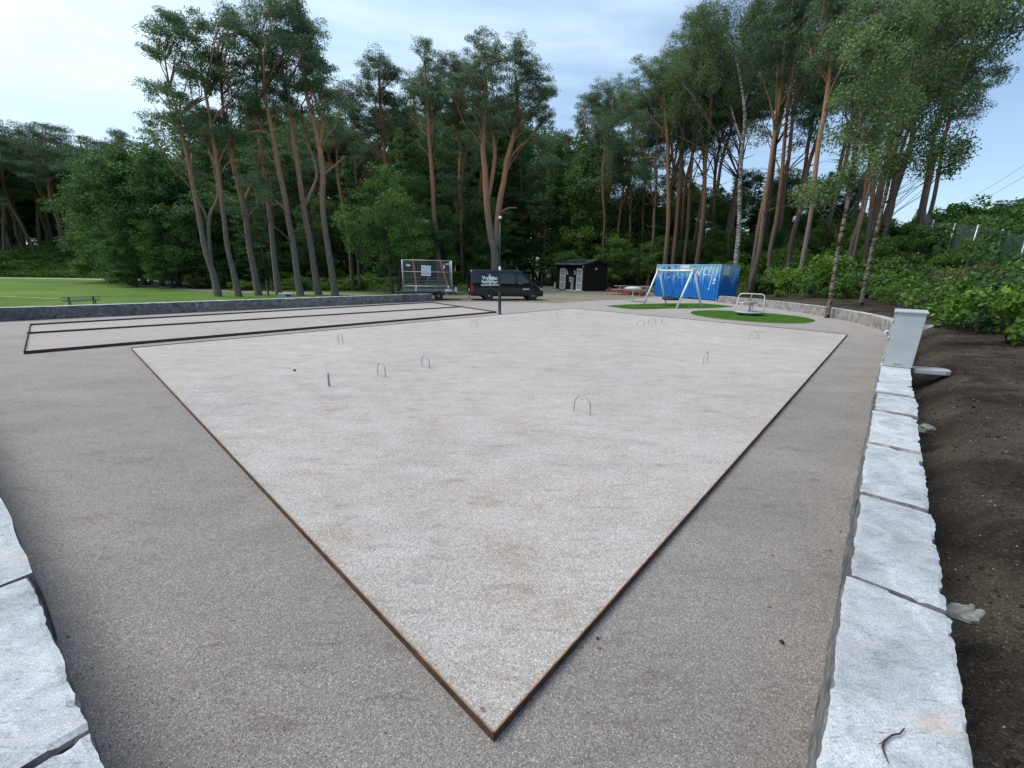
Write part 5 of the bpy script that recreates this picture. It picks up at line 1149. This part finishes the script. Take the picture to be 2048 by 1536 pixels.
herotree('birch_tree', 'white-barked birch with a drooping crown behind the right end of the container', 'birch tree', (1477, 512), [[(1477, 515, 7), (1477, 470, 6.5), (1479, 420, 6), (1480, 360, 5.5), (1484, 300, 5.5), (1490, 240, 5), (1486, 190, 4.5), (1478, 140, 4), (1468, 100, 3), (1458, 60, 2)],
    [(1484, 285, 4), (1470, 240, 3), (1462, 200, 2.5)], [(1488, 210, 3.5), (1505, 150, 3), (1512, 80, 2.5), (1515, 20, 2)]],
    [(1450, 20, 48), (1410, 60, 42), (1490, 50, 50), (1380, 105, 36), (1435, 100, 45), (1530, 30, 46), (1480, 120, 45), (1370, 165, 32), (1415, 160, 38), (1525, 100, 45), (1350, 195, 26), (1460, 175, 34), (1560, 80, 40), (1395, 215, 26), (1510, 160, 34), (1350, 230, 20), (1345, 140, 24), (1560, 10, 45)], 'birch', 'birch_leaf', 'birch_bark', dist=47, seed=19, dens=5, per=110, rc=.6)
herotree('pine_tree', 'slender pine leaning right just beside the white birch', 'pine tree', (1511, 510), [[(1510, 515, 6), (1518, 450, 5.5), (1530, 390, 5.5), (1541, 330, 5.5), (1548, 270, 5), (1558, 200, 4.5), (1566, 130, 4), (1572, 60, 3)], [(1545, 300, 2.5), (1560, 250, 2), (1580, 215, 1.6)]],
    [(1570, 20, 44), (1600, 60, 40), (1555, 100, 36), (1590, 120, 38), (1560, 160, 30), (1610, 10, 40)], dist=46, seed=20, rc=.6, bark='pine_bark_dark')
herotree('pine_tree', 'stout orange-stemmed pine halfway up the slope right of the birch', 'pine tree', (1609, 505), [[(1609, 510, 7), (1618, 450, 6.5), (1625, 400, 6.5), (1631, 340, 7), (1637, 290, 7), (1648, 230, 6.5), (1656, 170, 6), (1664, 110, 5), (1672, 50, 4)]],
    [(1670, 20, 46), (1640, 60, 40), (1700, 60, 44), (1660, 100, 40), (1690, 130, 38), (1635, 130, 34), (1655, 10, 40)], dist=39, seed=21, rc=.55)
herotree('birch_tree', 'nearest leaning birch rooted in scrub just behind the right stone wall', 'birch tree', (1663, 600), [[(1662, 602, 6.5), (1668, 550, 6), (1676, 500, 6), (1686, 450, 6), (1696, 400, 6), (1704, 350, 5.5), (1714, 290, 5), (1724, 220, 4.5), (1738, 140, 4), (1748, 60, 3.5), (1756, -20, 3)],
    [(1690, 440, 3), (1712, 405, 2.4), (1742, 385, 1.6)], [(1700, 370, 3), (1722, 300, 3), (1752, 240, 2.4), (1790, 190, 2)]],
    [(1740, 10, 60), (1700, 60, 46), (1780, 60, 60), (1720, 120, 50), (1780, 140, 56), (1700, 190, 44), (1750, 210, 50), (1820, 30, 60), (1690, 260, 38), (1740, 280, 42), (1800, 210, 46), (1715, 330, 34), (1650, 380, 26), (1610, 390, 22), (1685, 360, 24)], 'birch', 'birch_leaf', 'birch_bark_dim', dist=27.5, seed=22, dens=9, per=140, rc=.45)
herotree('birch_tree', 'second leaning birch right of the nearest one, its crown spreading over the sky', 'birch tree', (1733, 560), [[(1733, 565, 6.5), (1742, 510, 6), (1754, 460, 6), (1766, 410, 5.5), (1778, 360, 5.5), (1792, 300, 5), (1806, 230, 4.5), (1820, 150, 4), (1835, 60, 3.5), (1845, -20, 3)],
    [(1792, 300, 3.5), (1826, 250, 3), (1870, 215, 2.2), (1920, 180, 1.5)], [(1806, 230, 3.5), (1850, 160, 3), (1900, 110, 2.4), (1960, 70, 1.6)]],
    [(1840, 10, 64), (1900, 10, 62), (1830, 80, 56), (1890, 80, 56), (1850, 150, 52), (1790, 260, 44), (1830, 220, 46), (1880, 170, 42), (1850, 270, 38), (1800, 320, 36), (1940, 50, 46), (1960, 5, 50), (1920, 130, 34), (1820, 310, 34), (1880, 250, 26), (1990, 60, 26), (1770, 340, 30), (1850, 330, 20), (1905, 210, 22), (1925, 300, 14), (1900, 330, 15), (2000, 15, 50), (2040, 45, 40), (1975, 110, 26), (2050, 0, 50), (1945, 190, 18), (1905, 290, 20), (1870, 300, 24)], 'birch', 'birch_leaf', 'birch_bark_dim', dist=31, seed=23, dens=8, per=120, rc=.5)
herotree('leafy_tree', 'thin-trunked leafy tree between the two leaning birches, further up the slope', 'tree', (1728, 470), [[(1708, 520, 4.5), (1716, 470, 4.2), (1726, 430, 4), (1740, 370, 4), (1752, 300, 3.5), (1765, 230, 3)]],
    [(1760, 150, 50), (1790, 100, 44), (1750, 220, 40), (1730, 270, 34), (1775, 290, 34)], 'birch', 'birch_leaf', 'pine_bark_dark', dist=40, seed=24, dens=5, per=90, rc=.6)
# ---- background wood: a few kinds, copied
def arche(kind, seed, h=16.0):
    rg = np.random.default_rng(seed); bl = []
    if kind == 'pine':
        pts = [Vector((0, 0, -.5))]; x = y = 0
        for i in range(1, 8): x += rg.normal()*.16; y += rg.normal()*.16; pts.append(Vector((x, y, h*.97*i/7)))
        rad = [.16, .135, .125, .115, .10, .08, .05, .02]
        for i in range(9):
            z = h*rg.uniform(.56, .97); s = 2.2*(1-((z/h-.68)/.42)**2)*.9; a = rg.uniform(0, 6.28); c = pts[min(7, int(z/h*7.2))]
            bl.append(((c.x+math.cos(a)*s*.75, c.y+math.sin(a)*s*.75, z), rg.uniform(.9, 1.5)))
        bl.append(((x, y, h*.97), 1.0)); par = ('pine', 'pine_needle_far', 'pine_bark_dark', 6.5, 120, .6)
    elif kind == 'spruce':
        pts = [Vector((0, 0, -.5)), Vector((.1, 0, h*.5)), Vector((0, 0, h))]; rad = [.2, .12, .02]
        for i in range(46):
            z = h*(.12+.87*(i/46)**.9); s = (h-z)*.19+.2; a = i*2.4; bl.append(((math.cos(a)*s*.7, math.sin(a)*s*.7, z-.15*s), .35+.38*s))
        par = ('spruce', 'dark_leaf', 'dark_bark', 6, 75, .5)
    elif kind == 'broad':
        pts = [Vector((0, 0, -.5)), Vector((.2, .1, h*.3)), Vector((-.1, .2, h*.6)), Vector((.1, 0, h*.9))]; rad = [.2, .15, .1, .03]
        for i in range(20):
            z = h*rg.uniform(.16, .95); s = h*.20*math.sqrt(max(.08, 1-((z/h-.5)/.55)**2)); a = rg.uniform(0, 6.28); bl.append(((math.cos(a)*s*.8, math.sin(a)*s*.8, z), rg.uniform(1.1, 2.0)))
        par = ('broad', 'dark_leaf', 'dark_bark', 5, 110, .7)
    k, leaf, bark, dens, per, rc = par
    cl, cr_ = clumps(rg, bl, dens, rc); mb = trunkmb([(pts, rad)], 8); limbs(mb, rg, [Vector(p) for p in pts], rad, bl if kind != 'spruce' else [], cl, False)
    if kind == 'pine':
        for i in range(9): z = h*rg.uniform(.25, .6); a = rg.uniform(0, 6.28); c = pts[int(z/h*7.2)]; mb.tube([(c.x, c.y, z), (c.x+math.cos(a)*.9, c.y+math.sin(a)*.9, z+.2)], [.03, .01], 3)
    l, w_, fl, dr = LEAF[k]
    return (mb.mesh('trunk', bark), npmesh('crown', leafarr(rg, cl, cr_, per, l, w_, fl, dr), 4, [leaf]), h)
AR = {'pine': [arche('pine', 100+i) for i in range(5)], 'spruce': [arche('spruce', 200+i) for i in range(2)], 'broad': [arche('broad', 300+i, 12.) for i in range(4)]}
AR['fresh'] = []
for i in range(2):
    t_, c_, h_ = AR['broad'][i]; c2 = c_.copy(); c2.materials[0] = MATS['mid_leaf']; AR['fresh'].append((t_, c2, h_))
NM = {'pine': ('pine_tree', 'pine tree'), 'spruce': ('spruce_tree', 'spruce tree'), 'broad': ('leafy_tree', 'tree'), 'fresh': ('leafy_tree', 'tree')}
brng = random.Random(77)
def atdist(px, dist, py=540):
    d = ray(px, py); v = Vector((d.x, d.y, 0)).normalized()*dist; return Vector((v.x, v.y, zt(v.x, v.y)))
WH = ((60, 'leftmost in the photo'), (150, 'left of the distant bench'), (215, 'above the picnic table'), (300, 'above the middle of the lawn'), (380, 'above the right end of the lawn'), (470, 'left of the pine row'), (560, 'behind the left half of the pine row'), (680, 'behind the right half of the pine row'), (770, 'left of the trailer'), (850, 'above the trailer'), (940, 'between trailer and forked pine'), (1040, 'behind the forked pine'), (1120, 'above the front of the van'), (1210, 'above the shed'),
      (1310, 'between shed and container'), (1390, 'above the left half of the container'), (1470, 'above the right half of the container'), (1560, 'just right of the white birch'), (1640, 'left of the nearest leaning birch'), (1730, 'behind the nearest leaning birch'), (9999, 'behind the second leaning birch'))
def where(px): return next(t for x, t in WH if px < x)
def plant(kind, px, dist, ytop, lab, grp, wide=1.0, lean=0):
    P = atdist(px, dist); top = onplane(px, ytop, P).z; t_, c_, h_ = brng.choice(AR[kind]); s = max(.25, (top-P.z)/h_)
    nm, cat = NM[kind]; o = put(nm, label=lab+', '+where(px), cat=cat, group=grp, loc=P, rz=brng.uniform(0, 6.28)); o.scale = (s*wide, s*wide, s)
    if lean: o.rotation_euler = (R(brng.uniform(-lean, lean)), R(brng.uniform(-lean, lean)), brng.uniform(0, 6.28))
    put('trunk', t_, o); put('crown', c_, o); return o
SKY = [(-200, 250), (0, 290), (60, 268), (130, 262), (200, 275), (270, 290), (330, 260), (420, 220), (520, 200), (600, 190), (680, 205), (720, 190), (760, 190), (820, 175), (850, 160), (900, 150), (960, 170), (1010, 190), (1060, 215), (1100, 245), (1140, 262), (1165, 225), (1210, 190), (1260, 165), (1300, 140), (1340, 80), (1380, 35), (1420, 5), (1500, -40), (1800, -60), (1850, 60), (1880, 160)]
def skyl(px): return lerpp(SKY, px)
# far left wood beyond the lawn
L1 = 'pine in the distant wood'
for i in range(26):
    px = -60+i*14+brng.uniform(-8, 8); plant('pine', px, brng.uniform(99, 114), skyl(px)+brng.uniform(-14, 30), L1, 'distant trees beyond the lawn', 1.35, 2.5)
for i in range(22):
    px = -70+i*17+brng.uniform(-8, 8); plant('broad' if i % 3 else 'spruce', px, brng.uniform(118, 132), skyl(px)+brng.uniform(20, 60), 'dark tree at the back of the distant wood' if i % 3 else 'dark spruce at the back of the distant wood', 'distant trees beyond the lawn', 1.5)
# big spreading dark trees at the right end of the lawn
L2 = 'spreading dark green tree overhanging the lawn edge'
for px, d, yt, k in ((222, 66, 385, 'fresh'), (238, 70, 330, 'broad'), (255, 60, 350, 'broad'), (285, 58, 300, 'broad'), (320, 56, 330, 'broad'), (350, 54, 300, 'broad'), (385, 50, 330, 'broad'), (300, 63, 270, 'pine'), (350, 60, 262, 'pine'), (250, 72, 285, 'pine'), (405, 52, 290, 'broad'), (265, 54, 430, 'fresh'), (340, 50, 440, 'fresh'), (215, 72, 450, 'fresh')):
    plant(k, px, d, yt, {'broad': L2, 'fresh': 'lower lighter green tree under dark ones', 'pine': 'dark pine rising behind the spreading trees'}[k], 'trees at the right end of the lawn', 1.25)
# middle wood
for row, (d0, d1, n, dy) in enumerate(((48, 56, 30, 110), (58, 68, 24, 30), (68, 84, 26, 0), (84, 100, 22, 40))):
    for i in range(n):
        px = 400+(i+.5)*(760/n)+brng.uniform(-10, 10); k = brng.choice(('broad', 'broad', 'pine', 'spruce', 'broad') if row < 1 else ('pine', 'pine', 'broad', 'spruce') if row < 3 else ('broad', 'spruce'))
        yt = skyl(px)+dy+brng.uniform(0, 55)+(brng.uniform(60, 160) if k == 'broad' and row < 2 else 0)
        if 1000 < px < 1120 and row == 0: continue
        plant(k, px, brng.uniform(d0, d1), yt, {'pine': 'dark pine in the middle wood', 'broad': 'dark leafy tree in the middle wood', 'spruce': 'dark spruce in the middle wood'}[k], 'trees of the middle wood', 1.15)
# right wood on the slope: bare stems with sky between them
for i in range(44):
    px = 1150+brng.random()**.9*690; d = brng.uniform(52, 74) if px < 1500 else brng.uniform(42, 66)
    plant('pine', px, d, skyl(px)+brng.uniform(0, 60), 'tall bare-stemmed pine of the right slope', 'pines of the right slope wood', .95, 2)
for i in range(52):
    px = 1125+brng.random()*560; d = brng.uniform(60, 72); plant(brng.choice(('broad', 'spruce', 'broad')), px, d, brng.uniform(340, 430) if px > 1180 else brng.uniform(270, 380), 'low dark tree under right slope pines', 'understorey trees of the right slope', 1.2)
for i in range(17):
    px = 1225+i*30+brng.uniform(-10, 10); plant('fresh', px, brng.uniform(54, 58), brng.uniform(455, 490), 'young bright green tree on the bank', 'young trees on the bank', 1.3)
# ---- bushes
def bush(seed, leaf, l=.15, flat=.6, R0=1.0, dens=9):
    rg = np.random.default_rng(seed); bl = []
    for i in range(9): a = rg.uniform(0, 6.28); s = rg.uniform(0, .75)*R0; bl.append(((math.cos(a)*s, math.sin(a)*s, rg.uniform(.25, .95)*R0), rg.uniform(.35, .6)*R0))
    cl, cr_ = clumps(rg, bl, dens*2.2, .24); mb = MB()
    for c, r_ in bl: mb.tube([(0, 0, -.3), (c[0]*.5, c[1]*.5, c[2]*.6), c], [.03, .02, .008], 4)
    return mb.mesh('stems', 'dark_bark'), npmesh('foliage', leafarr(rg, cl, cr_, 80, l*.72, l*.44, .8, .1), 4, [leaf])
BU = {'mid': [bush(1, 'mid_leaf'), bush(2, 'mid_leaf')], 'dark': [bush(3, 'dark_leaf', .13), bush(4, 'dark_leaf', .13)], 'fresh': [bush(5, 'fresh_leaf', .14), bush(6, 'fresh_leaf', .12)], 'scrub': [bush(7, 'scrub_leaf', .12), bush(8, 'scrub_leaf', .15)], 'brown': [bush(9, 'brown_leaf', .14)]}
def plantb(kind, P, s, lab, grp, hs=1.0):
    st, fo = brng.choice(BU[kind]); o = put('bush', label=lab, cat='bush', group=grp, loc=P, rz=brng.uniform(0, 6.28)); o.scale = (s, s, s*hs); put('stems', st, o); put('foliage', fo, o); return o
BL = {'mid': 'leafy green bush', 'dark': 'dark green bush', 'fresh': 'bright green bush', 'scrub': 'mixed green scrub bush', 'brown': 'brownish fern-like bush'}
fpx = [(2075, 600), (2018, 580), (1975, 556), (1930, 538), (1888, 524), (1866, 518), (1850, 506), (1836, 482), (1823, 458), (1811, 436), (1801, 420)]
FP = [hit(*p, 5) for p in fpx]
def pix(P):
    v = P-O; w = v.dot(fwd); return 1024+F*v.dot(crt)/w, 768-F*v.dot(cup)/w
# hillside above the right wall
cnt = 0
while cnt < 190:
    x = brng.uniform(8, 62); y = brng.uniform(4, 62); s = float(sdist(HB, np.array([x]), np.array([y]))[0])
    if s < (7.2 if y < 16 else 4.2 if y < 30 else 2.2) or s > 34: continue
    d = math.hypot(x, y); az = math.degrees(math.atan2(x, y))
    if az > 62 or (14.5 < x < 21 and 32 < y < 46): continue
    k = brng.choice(('mid', 'dark', 'fresh', 'scrub', 'scrub', 'fresh')); cnt += 1
    px_, py_ = pix(Vector((x, y, zt(x, y)))); sz = brng.uniform(1.0, 1.7)*(1 if d < 24 else 1.5)
    if 1785 < px_ < 1905:
        i_ = min(range(len(fpx)), key=lambda q: abs(fpx[q][0]-px_))
        if d < FP[i_].xy.length+1: sz *= .45
    plantb(k, Vector((x, y, zt(x, y)-.1)), sz, BL[k]+' on the slope, '+('at the far right edge' if px_ > 1960 else 'right of the leaning birches' if px_ > 1800 else where(px_)), 'bushes on the right slope', brng.uniform(.7, 1.1))
# front edge of the scrub and bushes that show one by one
for px, py, s, k, lab in ((1960, 664, 1.7, 'dark', 'dark bush overhanging the soil right of the cabinet'), (1905, 652, 1.5, 'mid', 'rounded leafy bush at the soil edge, nearest behind the cabinet'), (2040, 688, 1.5, 'fresh', 'bright bush cut off by the right picture edge'), (1990, 640, 1.5, 'brown', 'reddish green bush with dead leaves near the right edge'),
    (1868, 622, 1.5, 'mid', 'green bush above the soil slope beyond the cabinet'), (1830, 612, 1.0, 'mid', 'low green bush at the upper soil edge above the curved wall'), (1785, 603, 1.1, 'fresh', 'bright bush between the two leaning birches'), (1700, 597, 1.5, 'mid', 'leafy bush right at the foot of the nearest birch'), (1635, 595, 1.3, 'mid', 'leafy bush left of the nearest birch'),
    (1605, 590, 1.3, 'scrub', 'grassy bush left of the nearest birch by the bare soil'), (1545, 588, 1.6, 'dark', 'tall dark bush right of the blue container'), (1515, 585, 1.3, 'mid', 'leafy bush touching the right end of the container'), (1555, 593, .5, 'fresh', 'small bright plant on the soil behind the merry-go-round'), (1745, 596, 1.4, 'dark', 'dark bush right of the nearest birch'), (2010, 620, 1.9, 'mid', 'tall bush in front of the wire fence at the right edge')):
    P = hit(px, py); plantb(k, P-Vector((0, 0, .1)), s, lab, 'bushes along the soil edge')
# bank behind the far side of the lawn
for i in range(54):
    px = -60+brng.random()*480; t = brng.random(); d = (Vector(G(px, 553.5 if px < 300 else 562)).xy.length)+2.5+t*15
    k = brng.choice(('fresh', 'scrub', 'scrub', 'fresh')); plantb(k, atdist(px, d)-Vector((0, 0, .2)), brng.uniform(2.0, 3.0), BL[k]+' of the overgrown bank, '+where(px), 'bushes on the bank beyond the lawn', brng.uniform(.5, .8))
for i in range(60):
    px = 440+brng.random()*640; d = brng.uniform(42, 58); k = brng.choice(('scrub', 'fresh', 'fresh', 'scrub'))
    if 1000 < px < 1130: continue
    P = atdist(px, d)
    plantb(k, P-Vector((0, 0, .1)), brng.uniform(.8, 1.7), BL[k]+' at the wood edge, '+where(px), 'undergrowth bushes of the middle wood', .7)
for px, py, s, k, lab in ((1020, 548, 1.4, 'mid', 'bright bush right of the forked pine above the van'), (1085, 552, 1.5, 'fresh', 'bright bush left of the shed by the path'), (395, 578, .9, 'brown', 'low brownish fern clump at the right end of the lawn'), (940, 548, 1.2, 'mid', 'leafy bush behind the rear of the van'), (1245, 560, .9, 'scrub', 'low scrub on the earth bank right of the shed'), (1285, 548, 1.2, 'fresh', 'bright bush above the earth bank left of the container')):
    plantb(k, hit(px, py)-Vector((0, 0, .05)), s, lab, None)
# ---- ground cover: nobody could count it
def cover(name, n, reg, leaf, rc, per, l, lab, seed):
    rg = np.random.default_rng(seed); C_ = []
    while len(C_) < n:
        xy = reg(rg, n*2); z = hz(xy[:, 0], xy[:, 1]); C_ += np.column_stack([xy, z+rc*.3]).tolist()
    C_ = np.array(C_[:n]); me = npmesh(name, leafarr(rg, C_, np.full(n, rc)*rg.uniform(.6, 1.4, n), per, l, l*.45, .8, -.3), 4, [leaf]); put(name, me, label=lab, cat='ground cover', kind='stuff')
def regR(rg, n):
    x = rg.uniform(8, 60, n); y = rg.uniform(2, 66, n); s = sdist(HB, x, y); k = (s > np.where(y < 16, 6.8, np.where(y < 30, 3.8, 2.6))) & (s < 32); return np.column_stack([x, y])[k]
def regM(rg, n):
    x = rg.uniform(-62, 8, n); y = rg.uniform(36, 72, n); s = -sdist(FB, x, y); k = (s > .6) & (s < 22) & ((x < -3) | (y > 999) | (rg.random(n) < .3)) & ~((x > 3) & (x < 9)); return np.column_stack([x, y])[k]
cover('hillside_weeds', 7000, regR, 'scrub_leaf', .38, 26, .15, 'tangled green weeds covering the right slope', 1)
cover('woodland_weeds', 6000, regM, 'scrub_leaf', .30, 20, .14, 'low grass and weeds along the edge of the middle wood', 2)
def regB(rg, n):
    x = rg.uniform(-120, -40, n); y = rg.uniform(30, 110, n); s = -sdist(FB, x, y); k = (s > .8) & (s < 18); return np.column_stack([x, y])[k]
cover('bank_weeds', 9000, regB, 'fresh_leaf', .9, 26, .30, 'rank green growth covering the bank beyond the lawn', 3)
# ------------------------------------------------------------------ wire fence on the slope
fe = put('wire_fence', label='grey green chain-link fence climbing the scrubby slope on the right', cat='fence', loc=FP[0])
for i, p in enumerate(FP):
    mb = MB(); q = p-FP[0]; mb.tube([q-Vector((0, 0, .3)), q+Vector((0, 0, 2.6))], .04, 8); mb.build('fence_post', 'galv', fe)
for a, b in zip(FP[:-1], FP[1:]):
    mb = MB(); L_ = (b-a).xy.length; a2, b2 = a-FP[0]+Vector((0, 0, .15)), b-FP[0]+Vector((0, 0, .15)); hh = 2.35; st = .16
    for k in range(-int(hh/st), int(L_/st)+1):
        for sg_ in (1, -1):
            t0, t1 = k*st, k*st+hh; z0_, z1_ = (0, hh) if sg_ > 0 else (hh, 0)
            if t0 < 0: z0_ += sg_*(-t0); t0 = 0
            if t1 > L_: z1_ -= sg_*(t1-L_); t1 = L_
            if t1-t0 < .03: continue
            p = a2.lerp(b2, t0/L_)+Vector((0, 0, z0_)); q = a2.lerp(b2, t1/L_)+Vector((0, 0, z1_)); mb.bar(p, q, .0045)
    for z in (0, hh): mb.bar(a2+Vector((0, 0, z)), b2+Vector((0, 0, z)), .012)
    mb.build('wire_mesh', 'wire', fe)
# power lines in the right-hand sky
pw = put('power_line', label='two thin power lines crossing the sky at the right edge', cat='power line')
for (x0, y0), (x1, y1) in (((1925, 402), (2120, 285)), ((1945, 405), (2120, 312))):
    a = O+ray(x0, y0).normalized()*150; b = O+ray(x1, y1).normalized()*70; m_ = a.lerp(b, .5)-Vector((0, 0, .5)); mb = MB(); mb.tube([a, m_, b], .022, 5); mb.build('cable', 'dark_gap', pw)
